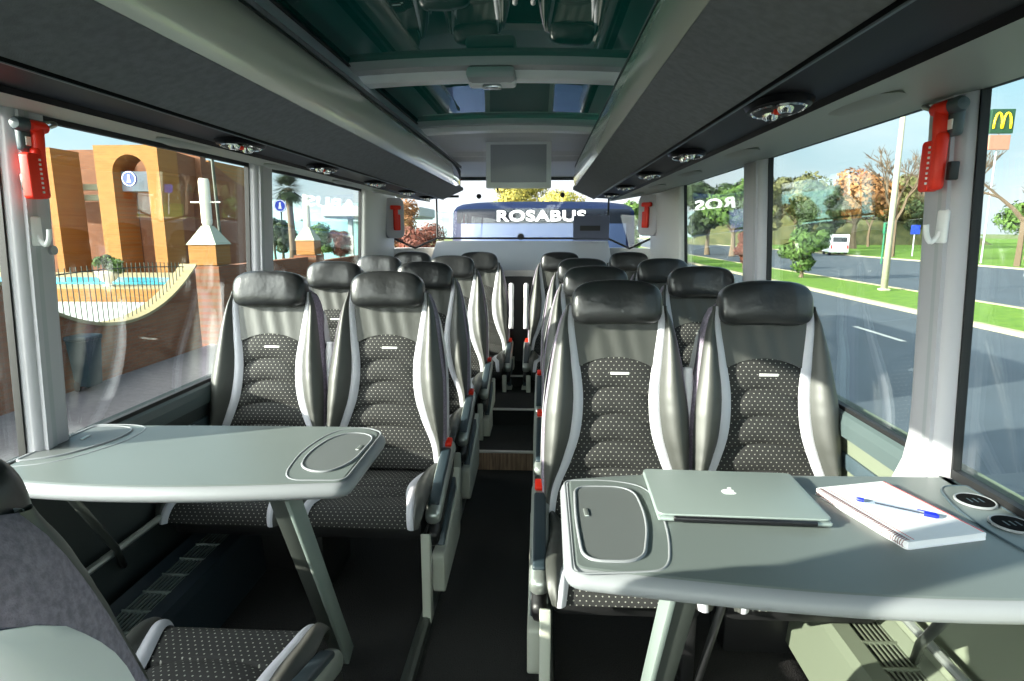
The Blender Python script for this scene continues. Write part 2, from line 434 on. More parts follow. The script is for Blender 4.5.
# rear wall, parcel shelf and wrap-round rear window
bm = bmesh.new()
prism(bm, [(4.98, FZ), (4.98, 1.13), (5.46, 1.36), (5.54, 1.36), (5.54, -1.0), (5.45, -1.0), (5.45, FZ)], YZ, -.77, .77)
for s in (-1, 1):
    g = [(s*.77, 5.54), (s*1.12, 5.28), (s*1.2, 5.28), (s*1.2, 5.45), (s*.77, 5.6)]
    prism(bm, g, XY, -1.0, 1.30)
    prism(bm, [(s*.77, 4.98), (s*1.14, 4.98), (s*1.14, 5.28), (s*.77, 5.50)], XY, FZ, 1.13)
wr = struct(build('wall_rear', bm, M['trimw']))
bm = bmesh.new(); box(bm, (0, 4.965, .58), (.9, .03, 1.0)); build('dark_rear_panel', bm, M['dark'], wr)
bm = bmesh.new(); 
prism(bm, [(-.77, 1.385), (.77, 1.385), (.77, 1.93), (-.77, 1.93)], XZ, 5.50, 5.508)
for s in (-1, 1):
    q = [(s*.77, 5.504, 1.385), (s*.95, 5.37, 1.30), (s*1.11, 5.26, 1.385), (s*1.08, 5.26, 1.95), (s*.77, 5.504, 1.93)]
    a = [bm.verts.new(p) for p in q]; bm.faces.new(a)
w9 = struct(build('window_9', bm, M['rearpane']))
bm = bmesh.new()
for s in (-1, 1):
    tube(bm, [(s*.77, 5.50, 1.385), (s*.77, 5.50, 1.93)], .009, 6)
    tube(bm, [(s*.77, 5.50, 1.385), (s*.95, 5.37, 1.30), (s*1.11, 5.26, 1.385)], .010, 6)
tube(bm, [(-.77, 5.495, 1.385), (.77, 5.495, 1.385)], .010, 6)
build('window_seal', bm, M['rubber'], w9)
bm = bmesh.new()
for x, z, r in ((-.385, 1.755, .022), (.36, 1.765, .022), (-.01, 1.40, .030)):
    lathe(bm, [(.001, -.012), (r, -.010), (r, .008), (.001, .010)], (x, 5.49, z), 16, 'y')
box(bm, (-.66, 5.49, 1.755), (.19, .012, .022), .005)
build('glass_fitting', bm, M['dark'], w9, sharp=40)
# front bulkhead of the cabin (far behind the viewpoint): low dash and big windscreen
bm = bmesh.new(); box(bm, (0, Y0-.03, -.3), (2.4, .06, 1.6)); box(bm, (0, Y0-.03, 2.06), (2.4, .06, .1)); struct(build('wall_front', bm, M['lowerdark']))
bm = bmesh.new(); box(bm, (0, Y0-.03, 1.25), (2.3, .01, 1.5)); struct(build('window_10', bm, M['pane']))

# ------------------------------------------------------------------ overhead racks
def strip(poly, th, s, y0, y1, bm=None):
    bm = bm or bmesh.new()
    up = [(x, z+th) for x, z in poly]
    prism(bm, [(s*x, z) for x, z in poly]+[(s*x, z) for x, z in reversed(up)], XZ, y0, y1); return bm
YR = 4.32
fas = catmull([(.418, 1.900), (.400, 1.868), (.392, 1.825), (.396, 1.785), (.408, 1.752)], 5)
for s, nm in ((-1, 'left'), (1, 'right')):
    r = empty('overhead_rack', (s*.7, 0, 1.85)); r.location = (0, 0, 0)
    tag(r, 'long grey luggage rack with silver front edge above the %s windows' % nm, 'luggage rack', 'overhead luggage racks')
    # silver fascia with tapering nose at the rear end
    rows = []
    ys = [Y0+.05, 0, 1, 2, 3, 4.0]
    for y in ys: rows.append([(s*x, y, z) for x, z in fas]+[(s*(x+.02), y, z) for x, z in reversed(fas)])
    bm = bmesh.new(); vs = grid(bm, rows, closed_c=True); bm.faces.new(vs[0]); bm.faces.new(vs[-1]); build('silver_fascia', bm, M['fascia'], r, sharp=50)
    rows = []
    for k in range(9):
        t = k/8; y = 4.005+.60*t; q = 1-.62*t**2.2; 
        rows.append([(s*(lerp(.405, x, 1)+.05*t**3), y, lerp(1.753, z, q)) for x, z in fas]+[(s*(x+.02+.05*t**3), y, lerp(1.755, z, q)) for x, z in reversed(fas)])
    bm = bmesh.new(); vs = grid(bm, rows, closed_c=True); bm.faces.new(vs[0]); bm.faces.new(vs[-1]); build('chrome_nose', bm, M['chrome'], r, sharp=50)
    bm = strip([(.409, 1.750), (.555, 1.686)], .02, s, Y0+.05, 4.60); build('fabric_underside', bm, M['rackfab'], r)
    bm = strip([(.42, 1.905), (.44, 1.915), (1.08, 1.94)], .02, s, Y0+.05, 4.60)
    prism(bm, [(s*x, z) for x, z in ((.43, 1.77), (.555, 1.706), (1.05, 1.77), (1.08, 1.935), (.44, 1.915), (.425, 1.89))], XZ, 4.56, 4.60)
    build('rack_body', bm, M['rackfab'], r)
    bm = strip([(.557, 1.680), (.57, 1.690), (.69, 1.684), (.70, 1.674)], .02, s, Y0+.05, 4.60); sc = build('service_channel', bm, M['gloss'], r)
    bm = bmesh.new(); tube(bm, [(s*.563, Y0+.06, 1.683), (s*.563, 4.59, 1.683)], .004, 6); build('edge_rail', bm, M['slate'], sc)
    bm = strip([(.70, 1.674), (.80, 1.690), (1.02, 1.728), (1.125, 1.748)], .02, s, Y0+.05, 4.80); build('window_header', bm, M['header'], r)
    # reading light and air nozzle clusters
    pods = (1.22, 1.95, 2.62, 3.35, 4.05) if s > 0 else (1.66, 2.28, 3.0, 3.7, 4.3)
    for y in pods:
        bm = bmesh.new(); lathe(bm, [(.001, .012), (.058, .012), (.066, .004), (.060, -.006), (.045, -.010), (.001, -.006)], (s*.632, y, 1.683), 24, 'z', .86, 1.5)
        p = build('reading_light', bm, M['gloss'], r, sharp=40)
        bm = bmesh.new()
        rows = []
        for k in range(28):
            a = 2*PI*k/28; c0 = Vector((s*.632+.042*math.cos(a), y+.074*math.sin(a), 1.674))
            rows.append([c0+Vector((math.cos(a)*.003*math.cos(b), math.sin(a)*.003*math.cos(b), .003*math.sin(b))) for b in (0, PI/2, PI, 3*PI/2)])
        grid(bm, rows, closed_c=True, closed_r=True)
        for dy in (-.038, .038): lathe(bm, [(.001, -.010), (.011, -.012), (.015, -.004), (.015, .004), (.001, .004)], (s*.632, y+dy, 1.675), 16)
        build('chrome_ring', bm, M['chrome'], p, sharp=40)
        bm = bmesh.new(); box(bm, (s*.632, y, 1.673), (.014, .012, .012), .003); build('red_button', bm, M['red'], p, sharp=40)
        bm = bmesh.new(); lathe(bm, [(.001, .008), (.05, .006), (.055, -.002), (.04, -.008), (.001, -.010)], (s*.80, y+.02, 1.688), 20, 'z', .9, 2.0)
        build('speaker_cover', bm, M['header'], p, sharp=60)

# ------------------------------------------------------------------ seats
def pad(parent, path, nrm, L, btab, wtab, bulge, thick, mats, seams, split=None, uvoff=0, NS=56, bw=.020):
    """upholstered panel: centre cloth, silver bands and leather bolsters, following a path in the (y,z) plane"""
    ss = [L*i/NS for i in range(NS+1)]
    def P(x, h, s):
        y, z = path(s); ny, nz = nrm(s); return (x, y+ny*h, z+nz*h)
    def roll(x, b, s):
        u = x/b; sc = s+.028*(u*u)           # seams arch upward in the middle
        qs = [seams[0]-.09]+list(seams)+[seams[-1]+.11]
        for q0, q1 in zip(qs, qs[1:]):
            if q0 <= sc <= q1: return -.010+.022*max(0, math.sin(PI*(sc-q0)/(q1-q0)))**.55*(1-.5*u**4)
        return 0
    NX = 20
    def centre(name, s0, s1, m, cloth):
        rows, uvs = [], []
        for s in [lerp(s0, s1, i/(NS*(3 if cloth else 1))) for i in range(NS*(3 if cloth else 1)+1)]:
            b = interp(btab, s); r, uvr = [], []
            for k in range(NX+1):
                x = lerp(-b, b, k/NX); ar = -(.034*(1-(x/b)**2)-.022) if split and (s0 == split or s1 == split) else 0
                e = 0
                if split:
                    e = -ar*(1-abs(s-split)/.12) if abs(s-split) < .12 else 0
                s2 = s+e
                h = roll(x, b, min(s2, split or 9)) if cloth else .006+0.0022*math.sin(x*95+s*22)*(1-(x/b)**2)
                r.append(P(x, h, s2)); uvr.append((x+3, s2+3+uvoff))
            rows.append(r); uvs.append(uvr)
        bm = bmesh.new(); grid(bm, rows, uv=uvs); return build(name, bm, m, parent, smooth=True)
    if split: 
        cl = centre('dotted_cloth_panel', 0, split, mats['dots'], True); centre('leather_yoke', split, L, mats['leather'], False)
    else: cl = centre('dotted_cloth_panel', 0, L, mats['dots'], True)
    for sg in (-1, 1):
        rows = []
        for s in ss:
            b = interp(btab, s); w = bw*interp(((0, .9), (L*.45, 1.5), (L, .9)), s); r = []
            for k in range(7):
                t = k/6; r.append(P(sg*(b-.003+(w+.006)*t), .004+.007*math.sin(PI*t)+.010*t, s))
            rows.append(r)
        bm = bmesh.new(); grid(bm, rows); build('silver_band', bm, mats['piping'], parent, smooth=True)
        rows = []
        for i, s in enumerate(ss):
            b = interp(btab, s); w = bw*interp(((0, .9), (L*.45, 1.5), (L, .9)), s); x0 = b+w; W = interp(wtab, s); d = max(W-x0, .012)
            B = bulge(s)
            pf = [(x0-.004, .006), (x0+d*.22, .010+B*.55), (x0+d*.55, B), (x0+d*.86, B*.66), (W-.001, B*.36), (W-.004, B*.30), (W-.012, B*.22)]
            wr_ = .0006*math.sin(s*95+2*math.sin(s*31))
            r = [P(sg*x, h+wr_, s) for x, h in catmull(pf, 3)]
            rows.append(r)
        bm = bmesh.new(); grid(bm, rows); build('side_bolster', bm, mats['leather'], parent, smooth=True)
    return P, cl

def superell(bm, c, r, e1=.55, e2=.5, nu=36, nv=20, tilt=0, crease=None):
    def sg(v, e): return math.copysign(abs(v)**e, v)
    rows = []
    for i in range(nv+1):
        v = lerp(-PI/2+.001, PI/2-.001, i/nv); row = []
        for j in range(nu):
            u = 2*PI*j/nu
            x = r[0]*sg(math.cos(v), e1)*sg(math.cos(u), e2); y = r[1]*sg(math.cos(v), e1)*sg(math.sin(u), e2); z = r[2]*sg(math.sin(v), .62)
            if crease: x, y, z = crease(x, y, z)
            y2 = y*math.cos(tilt)-z*math.sin(tilt); z2 = y*math.sin(tilt)+z*math.cos(tilt)
            row.append((c[0]+x, c[1]+y2, c[2]+z2))
        rows.append(row)
    vs = grid(bm, rows, closed_c=True); bm.faces.new(vs[0]); bm.faces.new(list(reversed(vs[-1])))

def bpath(s):
    z = .50+s*.976; return (.22*(z-.5)-.012*math.sin(PI*(z-.5)/.7), z)
def bnrm(s): return (-.976, .215)
BL = .70/.976
def cpath(s):
    # back of the cushion to its front edge, then rolling down
    if s < .38: return (.04-s, .485+.02*(s/.38)**2)
    a = min((s-.38)/.06, PI/2*.98); r = .06
    e = max(0, s-.38-r*PI/2)
    return (.04-.38-r*math.sin(a), .505-r*(1-math.cos(a))-e)
def cnrm(s):
    if s < .38: return (0, 1)
    a = min((s-.38)/.06, PI/2*.98); return (-math.sin(a), math.cos(a))
CL = .47
def make_seat(kind, side):
    """kind 'aisle' or 'window'; side -1 / +1 = where the aisle lies (local x) """
    root = empty('coach_seat')
    mats = M
    bk = empty('backrest'); bk.parent = root
    P, cl = pad(bk, bpath, bnrm, BL,
        [(0, .205), (.10, .190), (.20, .150), (.30, .120), (.42, .112), (.54, .126), (.66, .142), (BL, .140)],
        [(0, .236), (.2, .239), (.36, .235), (.48, .219), (.60, .200), (.68, .180), (BL, .160)],
        lambda s: .018+.042*math.sin(PI*min(max((s+.08)/(BL+.10), 0), 1))**.9, .085, mats,
        [.085, .175, .265, .355, .445], split=.535)
    bm = bmesh.new(); box(bm, (.012, bpath(.495)[0]-.012, bpath(.495)[1]+.0), (.062, .004, .0085), .001, rot=(-.21, 0, 0)); build('woven_tag', bm, mats['tagm'], cl, sharp=40)
    # back of the seat: cloth cover closing the pad, with a moulded shell on it
    rows = []
    for i in range(25):
        s = BL*i/24; W = interp([(0, .236), (.2, .239), (.36, .235), (.48, .219), (.60, .200), (.68, .180), (BL, .160)], s)
        B_ = .018+.042*math.sin(PI*min(max((s+.08)/(BL+.10), 0), 1))**.9
        q_ = [(-.995, B_*.38), (-1.018, B_*.16), (-1.025, -.010), (-1.028, -.045), (-1, -.070), (-.93, -.084)]; q_ = q_+[(lerp(-.85, .85, k/12), -.086-.012*(1-(2*k/12-1)**2)) for k in range(13)]+[(-a, b) for a, b in reversed(q_)]
        rows.append([P(a*W, b, s) for a, b in q_])
    rows.append([(x*.85, lerp(y, bpath(BL)[0]+.045, .75), z+.012) for x, y, z in rows[-1]])
    bm = bmesh.new(); grid(bm, rows); build('back_cover', bm, mats['backfab'], bk, smooth=True)
    rows = []
    for i in range(29):
        t = i/28; s = lerp(.02, .712, t); W = interp([(0, .236), (.2, .239), (.36, .235), (.48, .224), (.60, .200), (.68, .180), (BL, .160)], s)
        f = 1 if t < .86 else max(1-((t-.86)/.143)**2.2, .004)**.5
        hs = -.010-.092*min(1, max(0, (t-.72)/.26))**1.6
        q_ = [(-1.034, max(-.084, hs)), (-1.040, max(-.088, min(-.034, hs))), (-1.036, max(-.092, min(-.060, hs))), (-1.025, min(-.084, max(hs, -.096))), (-.97, -.100), (-.90, -.106)]
        q_ = q_+[(lerp(-.8, .8, k/10), -.108-.018*(1-(2*k/10-1)**4)*min(1, (1-t)*6)) for k in range(11)]+[(-a, b) for a, b in reversed(q_)]
        kf = max(0, (f-.86)/.14)
        rows.append([P(a*W*f, lerp(-.101 if abs(a) > .95 else b, b, kf), s) for a, b in q_])
    bm = bmesh.new(); grid(bm, rows); sh = build('moulded_shell', bm, mats['shell'], bk, smooth=True)
    rows = []
    for i in range(9):
        t = i/8; s = lerp(.10, .30, t)
        rows.append([P(lerp(-.14, .14, k/10), -.124-.012*math.sin(PI*k/10), s) for k in range(11)])
    bm = bmesh.new(); grid(bm, rows); build('magazine_pocket', bm, mats['slate'], sh, smooth=True)
    # headrest cushion
    bm = bmesh.new()
    def cr(x, y, z):
        f = 1-.10*math.exp(-((x-.055)/.010)**2)*(1 if y < 0 else 0)-.05*math.exp(-((x+.085)/.008)**2)*(1 if y < 0 else 0)
        return x, y*f, z-.012*(x/.15)**2
    hy, hz = bpath(.695); superell(bm, (0, hy-.006, 1.215), (.150, .060, .073), .42, .5, 48, 28, tilt=-.18, crease=cr)
    build('headrest', bm, mats['head'], root, smooth=True)
    # cushion
    cu = empty('seat_cushion'); cu.parent = root
    pad(cu, cpath, cnrm, CL,
        [(0, .19), (.12, .135), (.24, .132), (.38, .165), (CL, .180)],
        [(0, .230), (.3, .233), (.42, .230), (CL, .215)],
        lambda s: interp([(0, .045), (.15, .050), (.35, .030), (CL, .006)], s), .10, mats, [.20], uvoff=1.3, NS=44)
    bm = bmesh.new(); box(bm, (0, -.14, .405), (.43, .38, .09), .03); build('cushion_base', bm, mats['dark'], cu, sharp=40)
    # pedestal
    for (lx, ly) in (((side or -1)*.19, -.30), ((side or -1)*.19, .0)):
        pass
    if kind == 'aisle':
        x = side*.262
        # sloping side console with controls
        a = math.atan2(.13, .42)
        ct = empty('side_console'); ct.parent = root
        R = Matrix.Rotation(a, 4, 'X')
        bm = bmesh.new(); box(bm, (x-side*.012, -.13, .515), (.058, .44, .060), .024, rot=R, seg=4); build('rim', bm, mats['silver'], ct, sharp=50)
        bm = bmesh.new(); box(bm, (x-side*.012, -.15, .540), (.040, .32, .018), .008, rot=R, seg=3); build('slate_top', bm, mats['slatetop'], ct, sharp=50)
        bm = bmesh.new(); box(bm, (x-side*.012, .035, .604), (.036, .045, .020), .006, rot=R); build('red_release_button', bm, mats['red'], ct, sharp=50)
        bm = bmesh.new(); box(bm, (x-side*.012, -.15, .44), (.045, .42, .07), .02, rot=R); build('console_underside', bm, mats['dark'], ct, sharp=50)
        # literature pocket below
        bm = bmesh.new()
        prism(bm, roundpoly([(-.30, .14), (.12, .16), (.16, .46), (.10, .40), (-.24, .30), (-.31, .31)], .03), YZ, x-.022, x+.022, .006)
        build('side_pocket', bm, mats['pale'], root, sharp=40)
        bm = bmesh.new(); prism(bm, roundpoly([(-.25, .30), (.08, .38), (.06, .45), (-.22, .36)], .015), YZ, x-.014, x+.014, .004); build('pocket_liner', bm, mats['slate'], root, sharp=40)
        for ly in (-.36, .14):
            bm = bmesh.new(); xx = x-side*.030
            prism(bm, roundpoly([(ly-.030, FZ+.0), (ly+.030, FZ+.0), (ly+.020, FZ+.05), (ly+.018, .40), (ly-.018, .42), (ly-.020, FZ+.05)], .006), YZ, xx-.016, xx+.016, .004)
            build('leg', bm, mats['pale'] if ly < 0 else mats['silver'], root, sharp=40)
        bm = bmesh.new(); box(bm, (-side*.20, -.1, .22), (.04, .30, .28), .008); build('leg', bm, mats['dark'], root, sharp=40)
        # folded-up armrest on the far side as well for the rear rows is part of the neighbour
    else:
        bm = bmesh.new(); box(bm, (0, .0, .21), (.26, .16, .26), .01); build('pedestal', bm, mats['dark'], root, sharp=40)
        # armrest between the two seats, folded up
        x = side*.245; rows = []
        bm = bmesh.new()
        tube(bm, catmull([(x, .02, .60), (x, .05, .70), (x, .085, .85), (x, .11, .96), (x, .118, 1.0)], 6), .02, 10, rr=[.026]*5+[.018]*6+[.020]*9+[.017]*4+[.010])
        build('folded_armrest', bm, mats['shell'], root, smooth=True)
    return root
protos = {('aisle', 1): make_seat('aisle', 1), ('aisle', -1): make_seat('aisle', -1), ('window', 1): make_seat('window', 1), ('window', -1): make_seat('window', -1)}
used = set()
def seat(kind, side, x, y, label, group, rz=0):
    k = (kind, side)
    if k in used: o = copy_tree(protos[k])
    else: o = protos[k]; used.add(k)
    o.location = (x, y, 0); o.rotation_euler = (0, 0, rz)
    tag(o, label, 'seat', group); return o
rows_l = [(2.28, -.440, -.928), (3.06, -.440, -.928), (3.88, -.415, -.91), (4.62, -.315, -.845)]
rows_r = [(1.88, .438, .925), (2.70, .438, .925), (3.52, .430, .908), (4.62, .325, .86)]
ordn = ['first', 'second', 'third', 'last']
for i, (y, xa, xw) in enumerate(rows_l):
    last_l = seat('aisle', 1, xa, y, 'dotted black seat beside the aisle, %s row behind the left table' % ordn[i], 'coach seats facing forward')
    seat('window', 1, xw, y, 'dotted black seat by the windows, %s row behind the left table' % ordn[i], 'coach seats facing forward')
for i, (y, xa, xw) in enumerate(rows_r):
    last_r = seat('aisle', -1, xa, y, 'dotted black seat beside the aisle, %s row behind the laptop table' % ordn[i], 'coach seats facing forward')
    seat('window', -1, xw, y, 'dotted black seat by the windows, %s row behind the laptop table' % ordn[i], 'coach seats facing forward')
fgs = seat('aisle', -1, -.512, .635, 'rear-facing seat with heather grey back and white shell in the left foreground corner', 'coach seats facing backward', PI+.16)

for ch in fgs.children:       # its back is reclined further than the others
    if ch.name.startswith(('backrest', 'headrest')):
        dz = -.055 if ch.name.startswith('headrest') else -.035
        ch.matrix_basis = Matrix.Translation((0, 0, .5+dz)) @ Matrix.Rotation(.03, 4, 'X') @ Matrix.Translation((0, 0, -.5))
    else: ch.location = (-.008, -.272, 0); ch.rotation_euler = (0, 0, -.16)      # cushion and console slid forward
for o_, sd in ((last_l, 1), (last_r, -1)):      # the last pair carries upright armrests on the aisle side
    bm = bmesh.new(); tube(bm, catmull([(sd*.262, .0, .70), (sd*.262, .03, .80), (sd*.262, .06, .95), (sd*.262, .075, 1.05)], 6), .02, 10, rr=[.020]*6+[.018]*6+[.020]*6+[.010])
    build('upright_armrest', bm, M['shell'], o_, smooth=True)
# seat floor rails and aisle steps
for s, x in ((-1, -.215), (1, .215)):
    bm = bmesh.new(); prism(bm, [(x-.022, FZ), (x-.018, FZ+.022), (x-.006, FZ+.026), (x+.006, FZ+.026), (x+.018, FZ+.022), (x+.022, FZ)], XZ, -.3, 3.28)
    tn[0] += 1; struct(build('trim_%d' % tn[0], bm, M['blade']))
for i, (y, z0, z1, m) in enumerate(((3.30, FZ, .185, 'wood'), (3.80, .185, .29, 'carpet'), (4.40, .29, .37, 'carpet'))):
    y1 = (3.80, 4.40, 4.95)[i]
    bm = bmesh.new(); box(bm, (-.005, (y+4.95)/2, (z0+z1)/2), (.395, 4.95-y, z1-z0)); st = struct(build('step', bm, M['carpet']))
    if m == 'wood':
        bm = bmesh.new(); box(bm, (-.005, y-.004, (z0+z1)/2), (.395, .008, z1-z0-.004)); build('wood_riser', bm, M['wood'], st)
    bm = bmesh.new(); box(bm, (-.005, y+.008, z1+.003), (.395, .030, .010), .003); build('step_nosing', bm, M['nosing'], st, sharp=40)

# heating convectors along the walls
for s in (-1, 1):
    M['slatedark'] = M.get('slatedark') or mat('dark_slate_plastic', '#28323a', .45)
    cv = empty('floor_convector', (s*1.05, 0, FZ)); cv.location = (0, 0, 0)
    tag(cv, 'grey heating duct with slotted grille at the foot of the %s wall' % ('left' if s < 0 else 'right'), 'heater')
    y0, y1 = -.2, 3.2; n0 = len(bpy.data.objects)
    def S(z): return 1
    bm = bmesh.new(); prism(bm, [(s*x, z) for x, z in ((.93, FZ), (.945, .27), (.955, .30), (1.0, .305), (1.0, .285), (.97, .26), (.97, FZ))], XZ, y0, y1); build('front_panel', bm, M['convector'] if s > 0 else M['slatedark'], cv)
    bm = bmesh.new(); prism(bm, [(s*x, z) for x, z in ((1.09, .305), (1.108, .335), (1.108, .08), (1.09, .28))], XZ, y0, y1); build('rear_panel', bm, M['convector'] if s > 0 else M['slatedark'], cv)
    bm = bmesh.new()
    y = y0
    while y < y1:
        box(bm, (s*1.045, y, .302), (.095, .006, .010)); y += .10
    for k in range(7): box(bm, (s*(1.005+.0135*k), (y0+y1)/2, .299), (.0045, y1-y0, .006))
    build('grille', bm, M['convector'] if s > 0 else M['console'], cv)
    bm = bmesh.new(); box(bm, (s*1.045, (y0+y1)/2, .24), (.085, y1-y0, .01)); build('duct_floor', bm, M['dark'], cv)
    for o_ in cv.children: o_.location = (s*.0, 0, .0) if s < 0 else (.065, 0, .05)
    bm = bmesh.new(); tube(bm, [(s*1.13, .6, .47), (s*1.13, 3.0, .47)], .012, 8); build('heating_pipe', bm, M['silver'], cv)

# ------------------------------------------------------------------ tables
def bez(pts, n=8): return catmull([(a, b) for a, b in pts], n)
def make_table(s, loc, outline, rads, nm):
    t = empty('folding_table', loc)
    # outline given in metres in world coordinates
    oc = [(x-loc[0], y-loc[1]) for x, y in outline]
    rp = roundpoly(oc, rads, 6)
    th = .038
    bm = bmesh.new(); g = [(x, y) for x, y in rp]
    # bull-nosed rim
    cx = sum(p[0] for p in g)/len(g); cy = sum(p[1] for p in g)/len(g)
    def inset(d):
        out = []; n = len(g)
        for i in range(n):
            p, a, b = Vector(g[i]), Vector(g[i-1]), Vector(g[(i+1) % n]); tg = (b-a).normalized(); nn = Vector((-tg.y, tg.x))
            if nn.dot(Vector((cx, cy))-p) < 0: nn = -nn
            q = p+nn*d; out.append((q.x, q.y))
        return out
    prof = [(.022, 0), (.010, -.003), (.003, -.011), (0, -.021), (.004, -.031), (.016, -.038), (.05, -.041)]
    rows = [[(x, y, .87-loc[2]+dz) for x, y in inset(d)] for d, dz in prof]
    vs = grid(bm, rows, closed_c=True); build('table_edge', bm, M['tableedge'], t, smooth=True)
    bm = bmesh.new(); a = [bm.verts.new(p) for p in rows[-1]]; bm.faces.new(a); build('underside', bm, M['dark'], t)
    bm = bmesh.new(); rr = [[(x, y, .8705-loc[2]) for x, y in inset(.0195)], [(x, y, .872-loc[2]) for x, y in inset(.024)]]
    vs = grid(bm, rr, closed_c=True); bm.faces.new(vs[-1]); build('tabletop', bm, M['tabletop'], t)
    return t
ZT = .87
# right table
RT = make_table(1, (.70, 1.15, FZ), [(.232, .948), (.46, .912), (.70, .886), (.95, .884), (1.165, .90), (1.165, 1.424), (.80, 1.412), (.46, 1.408), (.236, 1.36)], [.04, .3, .3, .3, .01, .01, .2, .10, .04], 'right')
tag(RT, 'grey folding table on the right carrying a laptop and notebook', 'table', 'folding tables')
LT = make_table(-1, (-.70, 1.48, FZ), [(-1.165, 1.265), (-.90, 1.232), (-.60, 1.238), (-.256, 1.285), (-.256, 1.66), (-.345, 1.722), (-.85, 1.712), (-1.165, 1.69)], [.01, .3, .3, .04, .05, .05, .2, .01], 'left')
tag(LT, 'empty grey folding table on the left below the brick building view', 'table', 'folding tables')
def ring(bm, pts, z, w=.003, h=.004):
    n = len(pts); rows = []
    for i in range(n):
        p, a, b = Vector(pts[i]), Vector(pts[i-1]), Vector(pts[(i+1) % n]); tg = (b-a).normalized(); nn = Vector((-tg.y, tg.x))
        rows.append([(p.x-nn.x*w, p.y-nn.y*w, z), (p.x-nn.x*w*.5, p.y-nn.y*w*.5, z+h), (p.x+nn.x*w*.5, p.y+nn.y*w*.5, z+h), (p.x+nn.x*w, p.y+nn.y*w, z)])
    grid(bm, rows, closed_r=True)
def flip_inset(t, poly, rads, outer, orads, handle):
    L_ = t.location
    q = [(x-L_.x, y-L_.y) for x, y in poly]; rp = roundpoly(q, rads, 8)
    bm = bmesh.new(); prism(bm, rp, XY, .8722-L_.z, .8738-L_.z); f = build('flap', bm, M['inset'], t)
    bm = bmesh.new(); ring(bm, rp, .8724-L_.z, .0035, .0035); build('rim', bm, M['tableedge'], f, smooth=True)
    q2 = [(x-L_.x, y-L_.y) for x, y in outer]
    bm = bmesh.new(); ring(bm, roundpoly(q2, orads, 8), .8716-L_.z, .003, .0018); build('outline_bead', bm, M['tableedge'], f, smooth=True)
    hx, hy, ha = handle
    bm = bmesh.new(); box(bm, (hx-L_.x, hy-L_.y, .8745-L_.z), (.010, .034, .004), .002, rot=(0, 0, ha)); build('finger_pull', bm, M['silver'], f, sharp=40)
flip_inset(RT, [(.268, 1.300), (.400, 1.305), (.408, 1.14), (.374, .985), (.268, .985), (.262, 1.14)], [.035, .06, .12, .045, .04, .1],
    [(.246, 1.335), (.36, 1.345), (.445, 1.30), (.442, 1.10), (.415, .965), (.36, .955), (.246, .945)], [.02, .08, .12, .2, .05, .03, .02], (.285, 1.17, .05))
flip_inset(LT, [(-.405, 1.375), (-.33, 1.345), (-.287, 1.42), (-.282, 1.615), (-.35, 1.648), (-.405, 1.60), (-.425, 1.47)], [.04, .04, .05, .05, .05, .05, .08],
    [(-.43, 1.345), (-.40, 1.305), (-.272, 1.31), (-.272, 1.655), (-.34, 1.70), (-.42, 1.66), (-.45, 1.50)], [.05, .03, .03, .03, .04, .08, .1], (-.300, 1.52, -.05))
flip_inset(LT, [(-1.15, 1.38), (-1.06, 1.42), (-1.0, 1.55), (-1.01, 1.64), (-1.06, 1.665), (-1.15, 1.66)], [.02, .05, .08, .04, .04, .02],
    [(-1.16, 1.34), (-1.04, 1.38), (-.965, 1.54), (-.98, 1.66), (-1.04, 1.685), (-1.16, 1.68)], [.02, .06, .08, .05, .04, .02], (-1.10, 1.56, .1))
# cup holder console on the right table
L_ = RT.location
cc = roundpoly([(x-L_.x, y-L_.y) for x, y in ((1.10, 1.345), (1.168, 1.35), (1.168, .96), (1.08, 1.02), (1.058, 1.20))], [.05, .01, .01, .05, .1], 8)
bm = bmesh.new(); prism(bm, cc, XY, .8722-L_.z, .8735-L_.z); cp = build('cup_console', bm, M['tabletop'], RT)
bm = bmesh.new(); ring(bm, cc, .8722-L_.z, .003, .003); build('console_bead', bm, M['slate'], cp, smooth=True)
for (cx, cy) in ((1.128, 1.262), (1.128, 1.158)):
    bm = bmesh.new(); c0 = (cx-L_.x, cy-L_.y, .874-L_.z)
    lathe(bm, [(.0345, .001), (.0345, .004), (.037, .005), (.039, .003), (.039, .0005)], c0, 32, caps=False); build('cup_rim', bm, M['tableedge'], cp, sharp=40)
    bm = bmesh.new(); lathe(bm, [(.0348, .0040), (.033, .0015), (.001, .0012)], c0, 32)
    w = build('cup_well', bm, M['wellm'], cp, sharp=40)
    bm = bmesh.new()
    for k in range(3): box(bm, (c0[0]-.012+.012*k, c0[1], c0[2]+.003), (.004, .020, .003), .001)
    build('grip_rib', bm, M['slatetop'], w)
# slanting legs
def blade(t, x, y0, z0, y1, z1):
    L_ = t.location; bm = bmesh.new(); ang = math.atan2(z1-z0, y1-y0)
    d = Vector((0, y1-y0, z1-z0)); c = Vector((x, (y0+y1)/2, (z0+z1)/2))-L_
    R = Matrix.Rotation(ang, 4, 'X')
    box(bm, c, (.040, d.length, .050), .003, rot=R); build('leg', bm, M['blade'], t, sharp=40)
    bm = bmesh.new(); box(bm, c+Vector((.026*(1 if x < 0 else -1), 0, 0)), (.012, d.length*.98, .058), .003, rot=R); build('leg_inner_face', bm, M['console'], t, sharp=40)
blade(LT, -.44, 1.33, .835, 1.68, FZ+.03)
blade(RT, .455, 1.00, .835, 1.36, FZ+.03)
for t, x in ((LT, -.95), (RT, .93)):
    L_ = t.location; bm = bmesh.new(); s = -1 if x < 0 else 1; yy = 1.30 if s < 0 else .98
    tube(bm, [Vector((x, yy, .83))-L_, Vector((x+s*.15, yy+.32, .50))-L_, Vector((x+s*.21, yy+.42, .38))-L_], .011, 8); build('wall_strut', bm, M['blade'], t, smooth=True)
bm = bmesh.new(); L_ = RT.location
